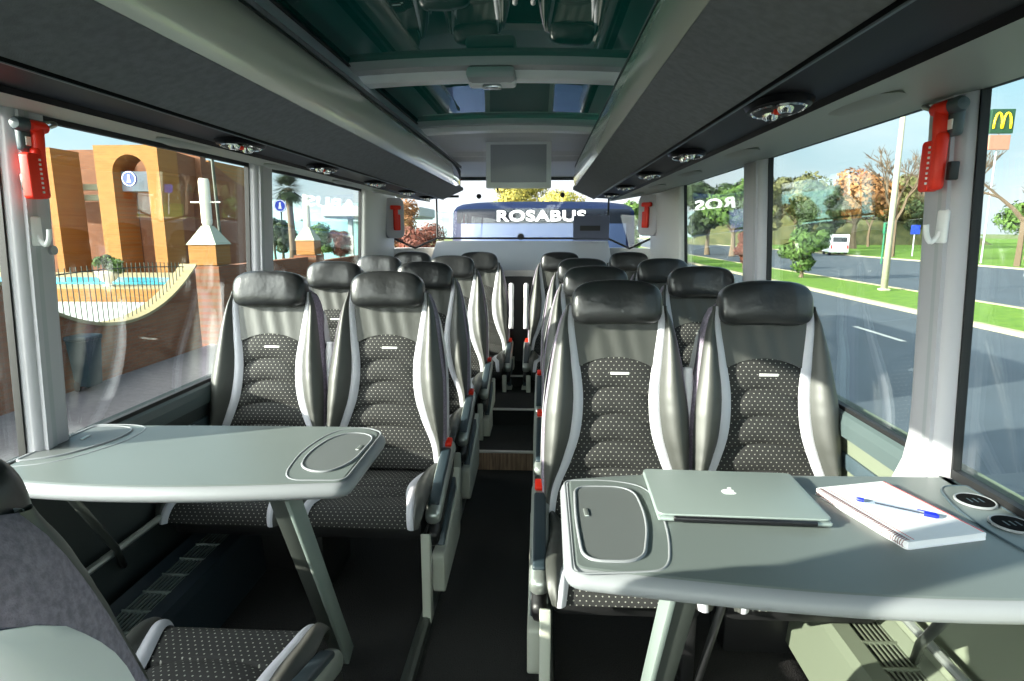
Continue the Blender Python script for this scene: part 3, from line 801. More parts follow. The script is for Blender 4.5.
tube(bm, [Vector((.53, 1.0, .83))-L_, Vector((.53, 1.34, FZ+.02))-L_], .008, 8); build('gas_strut', bm, M['dark'], RT, smooth=True)

# ------------------------------------------------------------------ laptop, notebook, pen
def place(pts): return pts
lp = empty('laptop', (.60, 1.25, .872)); ang = math.atan2(-.012, .36)
tag(lp, 'closed silver laptop with a white fruit mark on its lid lying on the right table', 'laptop')
lp.rotation_euler = (0, 0, math.atan2(1.128-1.138, .758-.42))
W2, D2 = .170, .118
bm = bmesh.new(); box(bm, (0, 0, .0075), (W2*2, D2*2, .009), .0042, seg=3); prismed = build('base', bm, M['alu'], lp, sharp=60)
bm = bmesh.new(); prism(bm, rrect(-W2, -D2+.004, W2, D2, .014), XY, .0128, .0185, .002); lid = build('lid', bm, M['alu'], lp, sharp=50)
bm = bmesh.new(); box(bm, (0, -D2-.0005, .0105), (W2*2*.82, .010, .010), .003); build('hinge_bar', bm, M['hinge'], lp, sharp=50)
bm = bmesh.new()
a = []
for k in range(40):
    th = 2*PI*k/40; r = .0125*(1+.06*math.cos(2*th)) ; x = r*math.cos(th)*1.05; y = r*math.sin(th)
    if abs(math.sin(th)) > .9: y *= .90
    if math.hypot(x-.0165, y-.002) < .0075:
        d = math.hypot(x-.0165, y-.002); x, y = .0165+(x-.0165)/d*.0075, .002+(y-.002)/d*.0075
    a.append((x*1.15, y*1.15))
prism(bm, a, XY, .0186, .0190)
leafp = [(.001+.0085*t-.0035*math.sin(PI*t), .0150+.0085*t+.0022*math.sin(PI*t)) for t in [k/6 for k in range(7)]]+[(.001+.0085*t+.0040*math.sin(PI*t), .0150+.0085*t-.0022*math.sin(PI*t)) for t in [1-k/6 for k in range(1, 6)]]
prism(bm, leafp, XY, .0186, .0190)
build('lid_mark', bm, M['logo'], lid)

nb = empty('spiral_notebook', (.921, 1.196, .872)); 
tag(nb, 'white spiral notebook with red edge lying right of the laptop', 'notebook')
v = Vector((1.051-.968, 1.138-1.351)); nb.rotation_euler = (0, 0, math.atan2(.864-.80, -(1.031-1.272)) * 1)
# local y runs along the spiral (long side), local x away from it
NW, NL = .088, .122
bm = bmesh.new(); box(bm, (0, 0, .0070), (NW*2, NL*2, .0125), .001); build('page_block', bm, M['paper'], nb)
bm = bmesh.new(); prism(bm, rrect(-NW-.004, -NL-.002, NW+.003, NL+.002, .008), XY, 0, .0012); build('back_cover', bm, M['paper'], nb)
bm = bmesh.new(); prism(bm, rrect(-NW-.002, -NL, NW, NL, .008), XY, .0132, .0142); fc = build('top_sheet', bm, M['paper'], nb)
bm = bmesh.new()
box(bm, (NW-.003, 0, .0145), (.0022, NL*1.94, .0006)); box(bm, (-NW+.018, 0, .0143), (.0012, NL*1.9, .0004))
build('red_margin', bm, M['redcard'], fc)
bm = bmesh.new(); n = 44
pts = []
for k in range(n*8+1):
    a = 2*PI*k/8; y = lerp(-NL+.006, NL-.006, k/(n*8)); pts.append((-NW+.003+.0085*math.cos(a), y, .0080+.0085*math.sin(a)))
tube(bm, pts, .0009, 4); build('spiral_binding', bm, M['wire'], nb, smooth=True)
pa, pb = Vector((.863, 1.227, .8905)), Vector((.98, 1.155, .8905))
pn = empty('ballpoint_pen', pa); tag(pn, 'clear ballpoint pen with blue cap lying across the notebook', 'pen')
d = pb-pa; pn.rotation_euler = (0, 0, math.atan2(d.y, d.x)); LN = d.length
bm = bmesh.new(); tube(bm, [(.004, 0, 0), (LN-.03, 0, 0)], .0038, 6); build('barrel', bm, M['clear'], pn)
bm = bmesh.new(); tube(bm, [(.03, 0, 0), (LN-.01, 0, 0)], .0014, 6); build('refill', bm, M['ink'], pn)
bm = bmesh.new(); tube(bm, [(-.004, 0, 0), (.0, 0, 0), (.010, 0, 0)], .0042, 10, rr=[.003, .0045, .0045]); build('end_plug', bm, M['bluecap'], pn, sharp=40)
bm = bmesh.new(); tube(bm, [(LN-.022, 0, 0), (LN-.002, 0, 0), (LN+.003, 0, 0)], .005, 12, rr=[.0052, .0052, .003]); box(bm, (LN-.018, 0, .0055), (.032, .003, .002), .0008); build('cap', bm, M['bluecap'], pn, sharp=40)

# ------------------------------------------------------------------ emergency hammers
def hammer(s, y, z, label, rear=False, rz=0):
    x = s*(wx(z)-.045)
    if rear: x -= s*.045
    h = empty('emergency_hammer', (x, y, z), s*math.radians(48) if rear else rz); tag(h, label, 'hammer', 'red emergency window hammers')
    if not rear: h.scale = (.9, .88, .88)
    q = -s     # towards the cabin
    if not rear:
        bm = bmesh.new(); box(bm, (q*.012, .010*s*0, .055), (.026, .062, .075), .010, seg=3)
        lathe(bm, [(.001, -.052), (.014, -.050), (.019, -.040), (.019, .040), (.014, .050), (.001, .052)], (q*.022, .0, .088), 20, 'y')
        hd = build('holder', bm, M['slate'], h, sharp=40)
        bm = bmesh.new(); box(bm, (q*.026, -.014, .045), (.003, .020, .024), .001); build('instruction_label', bm, M['signwhite'], hd)
        bm = bmesh.new()
        lathe(bm, [(.001, -.030), (.014, -.026), (.017, -.018), (.017, .018), (.014, .026), (.001, .030)], (q*.034, .012, .086), 20, 'y')
        tube(bm, catmull([(q*.034, .010, .086), (q*.036, .006, .050), (q*.034, .004, .0), (q*.034, .002, -.10)], 6), .016, 10)
        box(bm, (q*.034, .0, -.040), (.028, .034, .14), .010)
        build('red_handle', bm, M['red'], h, sharp=50)
        bm = bmesh.new()
        rows = rrect(-.002, -.105, .044, .0, .012)
        gy = s; a0, b0 = sorted((gy*.008, gy*.050)); prism(bm, rrect(a0, -.112, b0, .012, .010), YZ, q*.020, q*.048, .004)
        build('guard_loop', bm, M['red'], h, sharp=50)
        bm = bmesh.new()
        for k in range(8): box(bm, (q*.049, gy*.014, -.005-.0125*k), (.004, .006, .006), .001)
        build('seal_bead', bm, M['signwhite'], h)
        bm = bmesh.new(); box(bm, (q*.012, -.024, -.065), (.022, .018, .045), .004); build('lower_clip', bm, M['dark'], h, sharp=40)
        bm = bmesh.new(); tube(bm, catmull([(q*.040, .040, .088), (q*.052, .056, .098), (q*.036, .064, .106), (q*.020, .052, .104)], 5), .005, 8); build('wire_hook', bm, M['silver'], h, smooth=True)
    else:
        bm = bmesh.new(); prism(bm, rrect(-.085, -.165, .085, .165, .05), YZ, *sorted((q*-.06, q*.010)), .003); build('pale_bezel', bm, M['trim'], h, sharp=40)
        bm = bmesh.new(); box(bm, (q*.022, 0, .0), (.022, .040, .18), .008); box(bm, (q*.024, .0, .085), (.026, .095, .035), .010)
        box(bm, (q*.020, .012, -.035), (.020, .060, .13), .008)
        build('red_handle', bm, M['red'], h, sharp=50)
    return h
hammer(-1, 1.470, 1.625, 'red emergency hammer in slate holder on the near left pillar beside the window')
hammer(1, 1.405, 1.635, 'red emergency hammer in slate holder on the near right pillar beside the window')
hammer(-1, 5.02, 1.555, 'small red emergency hammer on the left rear corner pillar', True)
hammer(1, 5.02, 1.575, 'small red emergency hammer on the right rear corner pillar', True)

# ------------------------------------------------------------------ television
M['frame'] = mat('pale_silver_frame', '#eef0f2', .35)
tv = empty('ceiling_television', (.035, 3.86, 1.99)); tag(tv, 'silver framed flat screen hanging from the ceiling above the aisle', 'television')
bm = bmesh.new(); box(bm, (0, 0, -.135), (.405, .045, .285), .008); build('housing', bm, M['frame'], tv, sharp=40)
bm = bmesh.new(); box(bm, (0, -.0235, -.130), (.345, .006, .225), .002); build('screen', bm, M['screen'], tv, sharp=40)
bm = bmesh.new(); box(bm, (0, .03, .0), (.20, .05, .04), .008); build('mount', bm, M['greybar'], tv, sharp=40)
bm = bmesh.new(); box(bm, (-.13, -.02, -.2845), (.012, .012, .014), .003); build('sensor', bm, M['dark'], tv)
# notice on the rear glass
bm = bmesh.new(); box(bm, (.62, 5.488, 1.475), (.32, .004, .22), .001); nt_ = build('window_notice', bm, M['plate'])
tag(nt_, 'dark rectangular notice stuck low on the right half of the rear window', 'notice')
bm = bmesh.new(); box(bm, (.61, 5.485, 1.475), (.18, .003, .045)); build('text_block', bm, M['dark'], nt_)

# ------------------------------------------------------------------ outside: ground
def slab(name, x0, x1, y0, y1, z0, z1, m):
    bm = bmesh.new(); box(bm, ((x0+x1)/2, (y0+y1)/2, (z0+z1)/2), (x1-x0, y1-y0, z1-z0)); return struct(build(name, bm, M[m]))
slab('ground', -400, 400, -150, 600, G-.6, G-.05, 'dryland')
slab('road', -6.2, 13.2, -60, 130, G-.3, G, 'asphalt')
slab('far_road', 17.6, 36.0, -60, 260, G-.3, G, 'asphalt')
slab('median_grass', 13.45, 17.35, -60, 160, G-.3, G+.10, 'grass')
slab('median_kerb', 13.2, 13.45, -60, 160, G-.3, G+.13, 'kerb')
slab('median_kerb', 17.35, 17.6, -60, 160, G-.3, G+.13, 'kerb')
slab('verge_kerb', 36.0, 36.3, -60, 260, G-.3, G+.12, 'kerb')
slab('verge_grass', 36.3, 52.0, -60, 260, G-.3, G+.08, 'grass')
slab('park_lawn', 52.0, 170.0, -60, 260, G-.3, G+.06, 'grass')
slab('sidewalk', -8.1, -6.2, -10, 60, G-.3, G+.06, 'pavepink')
slab('sidewalk', -60, -8.1, 25, 40, G-.3, G+.02, 'pave')
slab('bay_line', 6.4, 6.52, -2, 4.5, G-.01, G+.004, 'marking')
for y in (2, 9, 16, 23): slab('lane_dash', 9.6, 9.75, y, y+2.5, G-.01, G+.004, 'marking')

# ------------------------------------------------------------------ trees
def leafmesh(seed, W, H, zc, n, size, lobes=14, flat=.75):
    r = random.Random(seed); bm = bmesh.new(); cs = []
    for k in range(lobes):
        a = r.uniform(0, 2*PI); rad = r.uniform(.1, .62)*W/2; zz = zc+r.uniform(-.36, .36)*H
        cs.append((Vector((rad*math.cos(a), rad*math.sin(a), zz)), r.uniform(.22, .36)*W/2*1.2))
    for k in range(n):
        c, rr = r.choice(cs); d = Vector((r.gauss(0, 1), r.gauss(0, 1), r.gauss(0, 1))).normalized(); p = c+Vector((d.x, d.y, d.z*flat))*rr*r.uniform(.65, 1.05)
        u = Vector((r.gauss(0, 1), r.gauss(0, 1), r.gauss(0, 1))).normalized(); w = d.cross(u)
        if w.length < .05: continue
        w.normalize(); u = (u*.6+w.cross(d)*.6).normalized(); s = size*r.uniform(.6, 1.3)
        a, b_, c_, d_ = p-u*s, p+w*s*.5, p+u*s, p-w*s*.5
        bm.faces.new([bm.verts.new(q) for q in (a, b_, c_, d_)])
    me = bpy.data.meshes.new('foliage'); bm.to_mesh(me); bm.free(); return me, cs
def trunkmesh(cs, H, rad, base=0):
    bm = bmesh.new(); fork = Vector((0, 0, H))
    tube(bm, [(0, 0, base), (rad*.4, 0, H*.5), fork], rad, 8, rr=[rad*1.3, rad*.9, rad*.7])
    for c, rr in cs[:8]:
        mid = (fork+c)/2+Vector((0, 0, .1)); tube(bm, [fork, mid, c], rad*.4, 5, rr=[rad*.5, rad*.35, rad*.1])
    me = bpy.data.meshes.new('trunk'); bm.to_mesh(me); bm.free(); return me
def mtree(seed, W, H, th, n, size, leafm, bark='bark', lobes=14):
    me, cs = leafmesh(seed, W, H, th+H*.45, n, size, lobes); me.materials.append(M[leafm]); tm = trunkmesh(cs, th, .035*W, 0); tm.materials.append(M[bark])
    return me, tm
def put_tree(name, src, loc, sc, rz, label, cat='tree', group=None, lm=None):
    r = empty(name, loc, rz); r.scale = sc if isinstance(sc, tuple) else (sc, sc, sc)
    me = src[0]
    f = bpy.data.objects.new('foliage', me); C.objects.link(f); f.parent = r
    t = bpy.data.objects.new('trunk', src[1]); C.objects.link(t); t.parent = r
    if lm:
        f.data = me.copy(); f.data.materials[0] = M[lm]
    tag(r, label, cat, group); return r
TA = mtree(1, 8, 7, 2.2, 5200, .30, 'leafdark', lobes=20); TB = mtree(2, 9, 6, 2.6, 5200, .30, 'leafmid', lobes=22)
TC = mtree(14, 8, 7, 2.2, 12000, .15, 'leafdark', lobes=24)
BUSH = mtree(3, 3.1, 2.6, .5, 4200, .13, 'leafmid', lobes=16)
def P_at(px, y, z=G):      # convert a bearing (pixels right of the forward vanishing point) at depth y into x
    return (.19+px/600*y, y, z)
gt = 'trees across the road'
for src, bx, y, sc, lm, lab in (
    (TA, 160, 75, 1.0, None, 'dark green tree furthest left across the road through the rear right window'),
    (TB, 184, 70, 1.0, None, 'mid green tree across the road just left of the right window pillar'),
    (TA, 210, 95, 1.3, 'leafolive', 'olive tree across the road beside the right window pillar'),
    (TB, 243, 118, 1.6, 'leafolive', 'broad olive tree beyond the dark bush on the median'),
    (TA, 268, 84, 1.05, 'leafdark', 'dark green tree behind the white van'),
    (TB, 298, 100, 1.5, 'leaforange', 'tall orange tree standing in for a building reflection beyond the white van'),  # orange crown added in place of the brick building's reflection in the glass
    (TA, 334, 128, 1.6, 'leafolive', 'olive tree standing between the orange stand-in and the lamp post'),
    (TB, 370, 110, 1.1, 'leafdark', 'low dark green tree in the park right of the lamp post'),
    (TB, 460, 62, .75, 'leafmid', 'bright green tree seen through the front right window'),
    (TA, 492, 70, .95, 'leafmid', 'green tree at the right edge of the photo below the blue sign')):
    put_tree('broadleaf_tree', src, P_at(bx, y, G), sc, rnd.uniform(0, 6), lab, group=gt, lm=lm)
put_tree('median_bush', BUSH, (15.7, 37.0, G+.1), (1.0, 1.0, 1.0), .4, 'round bright green bush on the grass median', 'bush', lm='leafmid')
put_tree('median_bush', BUSH, (15.2, 46.0, G+.1), (.75, .75, .9), 2.0, 'small reddish shrub on the median beside the right window pillar', 'bush', lm='leafred')
def bare_tree(seed, H, spread, label, loc):
    r = random.Random(seed); bm = bmesh.new()
    def br(p, d, l, rad, dep):
        q = p+d*l; tube(bm, [p, (p+q)/2+Vector((r.uniform(-.05, .05)*l, r.uniform(-.05, .05)*l, 0)), q], rad, 4, rr=[rad, rad*.85, rad*.7], caps=False)
        if dep == 0: return
        for k in range(3 if dep > 1 else 4):
            nd = (d+Vector((r.uniform(-1, 1), r.uniform(-1, 1), r.uniform(-.1, .7)))*spread).normalized(); br(q, nd, l*r.uniform(.6, .8), rad*.6, dep-1)
    br(Vector((0, 0, 0)), Vector((0, 0, 1)), H*.3, .024*H, 5)
    o = build('bare_tree', bm, M['barkpale'], loc=loc); tag(o, label, 'tree', 'leafless trees across the road'); return o
bare_tree(5, 13, .75, 'leafless pale tree just right of the cream lamp post', P_at(335, 68))
bare_tree(6, 13, .75, 'leafless pale tree between the lamp post and the right red hammer', P_at(365, 75))
bare_tree(8, 12, .7, 'leafless pale tree left of the yellow and green sign', P_at(398, 66))
bare_tree(9, 12, .8, 'leafless tree behind the yellow and green sign', P_at(452, 50))
bare_tree(11, 7, .6, 'thin leafless sapling at the right edge of the photo', P_at(478, 34))
bare_tree(21, 12, .8, 'leafless brown tree directly behind the cream lamp post', P_at(312, 112))
bare_tree(22, 14, .8, 'leafless brown tree furthest right beside the right pillar', P_at(384, 98))
# trees behind
for src, bx, y, sc, lm, lab in ((TB, -62, 60, .50, 'leafyellow', 'yellow green tree behind the coach left of its lettering'), (TC, -22, 50, .84, 'leafyellow', 'yellow green tree behind the middle of the coach'), (TC, 22, 44, .66, 'leafyellow', 'yellow green tree behind the coach below the television'), (TA, 78, 52, .6, 'leafmid', 'small green tree behind the right end of the coach'),
    (TC, -122, 22, .36, 'leafred', 'russet tree seen through the left rear corner glass'), (TC, -142, 29, .50, 'leaforange', 'rust orange tree seen through the left rear corner glass')):
    put_tree('autumn_tree', src, P_at(bx, y), sc, rnd.uniform(0, 6), lab, group='trees behind the parked coach', lm=lm)

# palm
palm = empty('palm_tree', P_at(-253, 34, G)); tag(palm, 'tall fan palm seen through the second left window', 'tree')
bm = bmesh.new(); tube(bm, [(0, 0, 0), (.1, 0, 2), (.05, 0, 4), (0, 0, 5.2)], .2, 10, rr=[.28, .2, .17, .2]); build('trunk', bm, M['bark'], palm, smooth=True)
bm = bmesh.new(); r = random.Random(4)
for k in range(170):
    a = r.uniform(0, 2*PI); e = r.uniform(-1.1, 1.2); d = Vector((math.cos(a)*math.cos(e), math.sin(a)*math.cos(e), math.sin(e))); c0 = Vector((0, 0, 5.2)); L2 = r.uniform(.8, 1.3)
    tip = c0+d*L2; side = d.cross(Vector((0, 0, 1))).normalized()
    for j in range(-4, 5):
        t = tip+side*j*.11+Vector((0, 0, -.10*abs(j)*.5))-d*abs(j)*.03; b0 = c0+d*L2*.4
        bm.faces.new([bm.verts.new(q) for q in (b0-side*.012+side*j*.02, t, b0+side*.03+side*j*.02)])
build('fan_leaf', bm, M['leafdark'], palm)

# ------------------------------------------------------------------ outside left: brick wall, fence, gate pillars, building
bm = bmesh.new(); top = []
for k in range(29):
    y = lerp(8.6, 14.0, k/28); u = (y-11.4)/2.6; top.append((y, min(-.36+.98*u*u, .66)))
prism(bm, [(4.0, G), (4.0, .66)]+top+[(14.0, G)], YZ, -8.4, -8.1)
bw = build('boundary_wall', bm, M['brickside']); tag(bw, 'brown brick boundary wall with a scooped top across the pavement', 'wall')
bm = bmesh.new(); prism(bm, top+[(y, z+.06) for y, z in reversed(top)], YZ, -8.46, -8.05); build('coping', bm, M['coping'], bw)
fe = empty('iron_fence', (-8.25, 11.3, -.36)); tag(fe, 'dark iron railing rising from the scooped brick wall', 'fence')
bm = bmesh.new(); L_ = fe.location
y = 8.75
while y < 13.75:
    u = (y-11.4)/2.6; z = min(-.36+.98*u*u, .66)+.05; top_z = .72+.10*math.cos((y-11.2)*.6)
    tube(bm, [Vector((-8.25, y, z))-L_, Vector((-8.25, y, top_z))-L_], .010, 5); y += .135
build('bar', bm, M['iron'], fe)
bm = bmesh.new(); tube(bm, [Vector((-8.25, lerp(8.7, 13.8, k/16), .62+.10*math.cos((lerp(8.7, 13.8, k/16)-11.2)*.6)))-L_ for k in range(17)], .012, 5); build('rail', bm, M['iron'], fe)
def gatepillar(y, label, k=.84, x=-8.15):
    g = empty('gate_pillar', (x, y, G)); g.scale = (k, k, 1); tag(g, label, 'pillar', 'brick gate pillars with lamps')
    bm = bmesh.new(); box(bm, (0, 0, 1.0), (1.0, 1.0, 2.0)); build('brick_base', bm, M['brickside'], g)
    bm = bmesh.new(); box(bm, (0, 0, 2.27), (.82, .82, .50)); build('brick_cap_block', bm, M['brick'], g)
    bm = bmesh.new(); a = [bm.verts.new(p) for p in ((-.45, -.45, 2.52), (.45, -.45, 2.52), (.45, .45, 2.52), (-.45, .45, 2.52))]; b_ = [bm.verts.new(p) for p in ((-.12, -.12, 2.98), (.12, -.12, 2.98), (.12, .12, 2.98), (-.12, .12, 2.98))]
    for i in range(4): bm.faces.new((a[i], a[(i+1) % 4], b_[(i+1) % 4], b_[i]))
    bm.faces.new(a); bm.faces.new(b_); build('pyramid_cap', bm, M['capst'], g)
    bm = bmesh.new(); lathe(bm, [(.001, 2.98), (.11, 2.98), (.15, 3.05), (.15, 4.05), (.12, 4.12), (.001, 4.12)], (0, 0, 0), 18); build('lamp_column', bm, M['urn'], g, sharp=50)
    bm = bmesh.new(); tube(bm, [(-.45, 0, 3.55), (.45, 0, 3.55)], .02, 6); build('cross_arm', bm, M['urn'], g)
gatepillar(14.8, 'brick gate pillar with pyramid cap and white lamp column at the end of the scooped wall')
gatepillar(21.5, 'brick gate pillar with pyramid cap seen through the second left window', .80, -8.25)
slab('low_wall', -8.4, -8.1, 15.4, 21.0, G, .55, 'brickside'); slab('low_wall', -8.4, -8.1, 22.0, 32, G, .35, 'brickside')
# pool terrace
tr = slab('pool_terrace', -30, -9.6, 15.2, 21.0, G, -.02, 'coping')
bm = bmesh.new(); box(bm, (-18, 17.0, .02), (17, 1.7, .06)); pw = build('pool_water', bm, M['pool']); tag(pw, 'strip of turquoise pool water behind the railing', 'water'); 
bm = bmesh.new(); box(bm, (-18, 15.19, -.55), (16.6, .06, 1.0)); build('terrace_facing', bm, M['brick'], tr)
slab('white_low_wall', -13.5, -9.0, 14.3, 14.6, G, -.32, 'canopy')
# urn with plant
ur = empty('urn_planter', (-11.55, 15.7, -.02)); tag(ur, 'white urn with leafy plant beside the pool', 'planter')
bm = bmesh.new(); lathe(bm, [(.001, 0), (.14, 0), (.10, .06), (.08, .10), (.20, .18), (.28, .34), (.30, .40), (.24, .40), (.001, .34)], (0, 0, 0), 24); build('urn', bm, M['urn'], ur, smooth=True)
me, cs = leafmesh(12, .95, .55, .62, 900, .06, 9); me.materials.append(M['leafmid']); o = bpy.data.objects.new('foliage', me); C.objects.link(o); o.parent = ur
# wheelie bin
bn = empty('wheelie_bin', (-7.86, 9.98, G+.06)); bn.scale = (.58, .58, .95); tag(bn, 'dark wheeled bin standing against the brick wall', 'bin')
bm = bmesh.new(); rows = []
for z, w in ((.10, .24), (.95, .32)): rows.append([(-w, -w, z), (w, -w, z), (w, w, z), (-w, w, z)])
vs = grid(bm, rows, closed_c=True); bm.faces.new(vs[0]); bm.faces.new(vs[-1]); build('body', bm, M['bin'], bn)
bm = bmesh.new(); box(bm, (0, 0, 1.0), (.70, .72, .09), .03); build('lid', bm, M['bin'], bn, sharp=40)
for q in (-.22, .22):
    bm = bmesh.new(); lathe(bm, [(.001, -.03), (.10, -.03), (.10, .03), (.001, .03)], (-.2, q, .10), 18, 'y'); build('wheel', bm, M['tyre'], bn, sharp=40)
# arcaded brick building
bd = empty('brick_building', (-16, 23, G)); tag(bd, 'orange brick building with tall arches beyond the pool', 'building')
bd.location = (0, 0, 0)
def arch_panel(bm, x0, x1, z0, z1, ax0, ax1, az, y0, y1, pointed=False):
    r = (ax1-ax0)/2; cx = (ax0+ax1)/2; pts = [(x0, z0), (ax0, z0), (ax0, az)]
    for k in range(1, 16):
        t = PI-PI*k/16
        zz = az+r*math.sin(t)*(1.25 if pointed else 1); pts.append((cx+r*math.cos(t), zz))
    pts += [(ax1, az), (ax1, z0), (x1, z0), (x1, z1), (x0, z1)]
    prism(bm, pts, XZ, y0, y1)
bm = bmesh.new(); arch_panel(bm, -16.25, -13.85, -1.4, 4.53, -15.62, -14.32, 3.55, 22.0, 23.2); build('arched_portal', bm, M['brick'], bd)
bm = bmesh.new(); box(bm, (-14.97, 22.7, 3.28), (1.5, .5, .72)); build('lintel_beam', bm, M['beam'], bd)
def ring_y(bm, r0, r1, c, dy):
    v = [[bm.verts.new((c[0]+r_*math.cos(2*PI*k/28), c[1]+dy, c[2]+r_*math.sin(2*PI*k/28))) for k in range(28)] for r_ in (r0, r1)]
    for k in range(28): bm.faces.new((v[0][k], v[0][(k+1) % 28], v[1][(k+1) % 28], v[1][k]))
def bsign(x, y, z, par, r=.27):
    bm = bmesh.new(); lathe(bm, [(.001, -.03), (r, -.03), (r, .03), (.001, .03)], (x, y, z), 28, 'y'); sg_ = build('round_blue_sign', bm, M['signblue'], par, sharp=40)
    bm = bmesh.new(); ring_y(bm, r*.86, r*.96, (x, y, z), -.035); build('white_ring', bm, M['signwhite'], sg_)
    bm = bmesh.new(); prism(bm, [(x-r*.28, z-r*.5), (x+r*.28, z-r*.5), (x+r*.16, z+r*.1), (x+r*.1, z+r*.55), (x-r*.1, z+r*.55), (x-r*.16, z+r*.1)], XZ, y-.045, y-.035); build('white_figure', bm, M['signwhite'], sg_)
bsign(-14.93, 21.9, 3.33, bd)
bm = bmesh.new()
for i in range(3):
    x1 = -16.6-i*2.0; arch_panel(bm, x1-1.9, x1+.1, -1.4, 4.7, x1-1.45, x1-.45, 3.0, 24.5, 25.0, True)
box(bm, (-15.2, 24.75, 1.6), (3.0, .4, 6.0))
M['brickshaded'] = brickmat('shaded_brick_front', '#7d4c2d', '#6f4125', '#6a5040', 1, 'x')  # orange brick darkened to brown: the arcade's shade is put into the colour
build('arcade_wall', bm, M['brickshaded'], bd)
for i, x in enumerate((-17.95, -19.9)):
    bm = bmesh.new(); box(bm, (x, 22.6, 1.5), (.27, 1.4, 5.9)); build('brick_fin', bm, M['brick'], bd)
bm = bmesh.new(); 
for z in (2.75, 3.15): box(bm, (-18.6, 23.6, z), (5.0, .3, .22))
build('concrete_rail', bm, M['capst'], bd)
bm = bmesh.new(); box(bm, (-18.5, 27.6, 1.5), (9.0, 3.8, 5.8)); build('rear_block', bm, M['brick'], bd)
# side range running away, shaded face with an arched niche
bm = bmesh.new(); pts = [(23.2, -1.4), (24.2, -1.4), (24.2, 2.6)]
for k in range(1, 12):
    t = PI-PI*k/12; pts.append((24.9+.7*math.cos(t), 2.6+.8*math.sin(t)))
pts += [(25.6, 2.6), (25.6, -1.4), (30.6, -1.4), (30.6, 3.25), (28, 3.6), (25.8, 4.3), (23.2, 4.45)]
prism(bm, pts, YZ, -14.4, -13.95); build('side_wall', bm, M['brickside'], bd)
bm = bmesh.new(); box(bm, (-16.5, 28.2, .6), (4.2, 5.0, 4.0)); build('side_block', bm, M['brickside'], bd)
bsg = empty('round_sign_post', (-12.0, 28.0, G)); tag(bsg, 'second round blue sign on a thin post right of the white lamp column', 'sign')
bm = bmesh.new(); tube(bm, [(0, 0, 0), (0, 0, 4.6)], .035, 8); build('post', bm, M['iron'], bsg)
bsign(0, -.06, 4.0, bsg, .28)
for x, y, lb in ((-8.9, 17.0, 'thin dark post in front of the brick building beside the lamp column'), (-9.4, 21.5, 'thin dark post right of the white lamp column')):
    bm = bmesh.new(); tube(bm, [(0, 0, 0), (-.15, 0, 3), (-.22, 0, 6.5)], .045, 8); o = build('thin_post', bm, M['iron'], loc=(x, y, G)); tag(o, lb, 'post')
# distant left: canopy building and hills
cb = empty('canopy_building', (-18, 60, G)); tag(cb, 'teal building with a flat white canopy far behind the palm', 'building')
bm = bmesh.new(); box(bm, (-4, 3, 1.9), (15, 6, 3.8)); build('teal_wall', bm, M['teal'], cb)
bm = bmesh.new(); box(bm, (2.5, -1, 4.6), (9, 8, .9), .1); build('canopy', bm, M['canopy'], cb)
bm = bmesh.new(); box(bm, (2.5, -1, 4.1), (8.6, 7.6, .2)); build('canopy_shadow_band', bm, M['slate'], cb)
for x in (0, 5.5):
    bm = bmesh.new(); box(bm, (x, -3, 2), (.4, .4, 4.0)); build('canopy_column', bm, M['canopy'], cb)
for src, bx, y, sc, lm, lab in ((TA, -262, 52, .45, 'leafdark', 'dark shrub like tree left of the palm trunk'), (TB, -222, 50, .42, 'leafmid', 'green tree in front of the canopy building'), (TC, -203, 50, .34, 'leafred', 'reddish tree at the right of the second left window'), (TB, -240, 70, .5, 'leafdark', 'dark green tree behind the second gate pillar')):
    put_tree('garden_tree', src, P_at(bx, y), sc, rnd.uniform(0, 6), lab, group='trees in the garden on the left', lm=lm)
def hill(name, x, y, w, h, m):
    bm = bmesh.new(); rows = []
    for i in range(13):
        yy = lerp(-1, 1, i/12); rows.append([(x+w*lerp(-1, 1, k/30), y+yy*w*.25, G-.1+h*max(0, (1-lerp(-1, 1, k/30)**2))**.7*max(0, 1-yy*yy)**.6*(1+.12*math.sin(k*1.3+i))) for k in range(31)])
    grid(bm, rows); return struct(build(name, bm, M[m], smooth=True))
hill('distant_hill', -130, 280, 130, 16, 'hill'); hill('distant_hill', 60, 330, 150, 12, 'hill'); hill('park_mound', 62, 135, 30, 9, 'leafolive')

# ------------------------------------------------------------------ outside right: lamp posts, signs, van
def lamp_post(loc, h, label, lean=0):
    g = empty('lamp_post', loc); tag(g, label, 'lamp post', 'street lamp posts')
    bm = bmesh.new(); tube(bm, [(0, 0, 0), (lean*.5, 0, h*.5), (lean, 0, h)], .1, 12, rr=[.15, .12, .08]); build('pole', bm, M['polem'], g, smooth=True)
    bm = bmesh.new(); box(bm, (0, 0, .05), (.4, .4, .1), .02); build('foot', bm, M['polem'], g, sharp=40)
    bm = bmesh.new(); tube(bm, [(lean, 0, h), (lean-.6, 0, h+.25), (lean-1.4, 0, h+.3)], .05, 8); box(bm, (lean-1.8, 0, h+.3), (.8, .28, .14), .04); build('lamp_head', bm, M['polem'], g, sharp=40)
lamp_post((16.2, 29.0, G+.1), 11.5, 'tall cream lamp post on the grass median', .0)
def pole_sign(name, loc, h, label):
    g = empty(name, loc); tag(g, label, 'sign'); bm = bmesh.new(); tube(bm, [(0, 0, 0), (0, 0, h)], .07, 8); build('pole', bm, M['greybar'], g); return g
g = pole_sign('pylon_sign', (38.55, 55, G), 11.8, 'dark green pylon sign with a yellow letter above the trees at far right')
bm = bmesh.new(); box(bm, (0, -.15, 11.9), (1.9, .25, 1.95), .03); pb_ = build('green_panel', bm, M['signgreen'], g)
bm = bmesh.new()
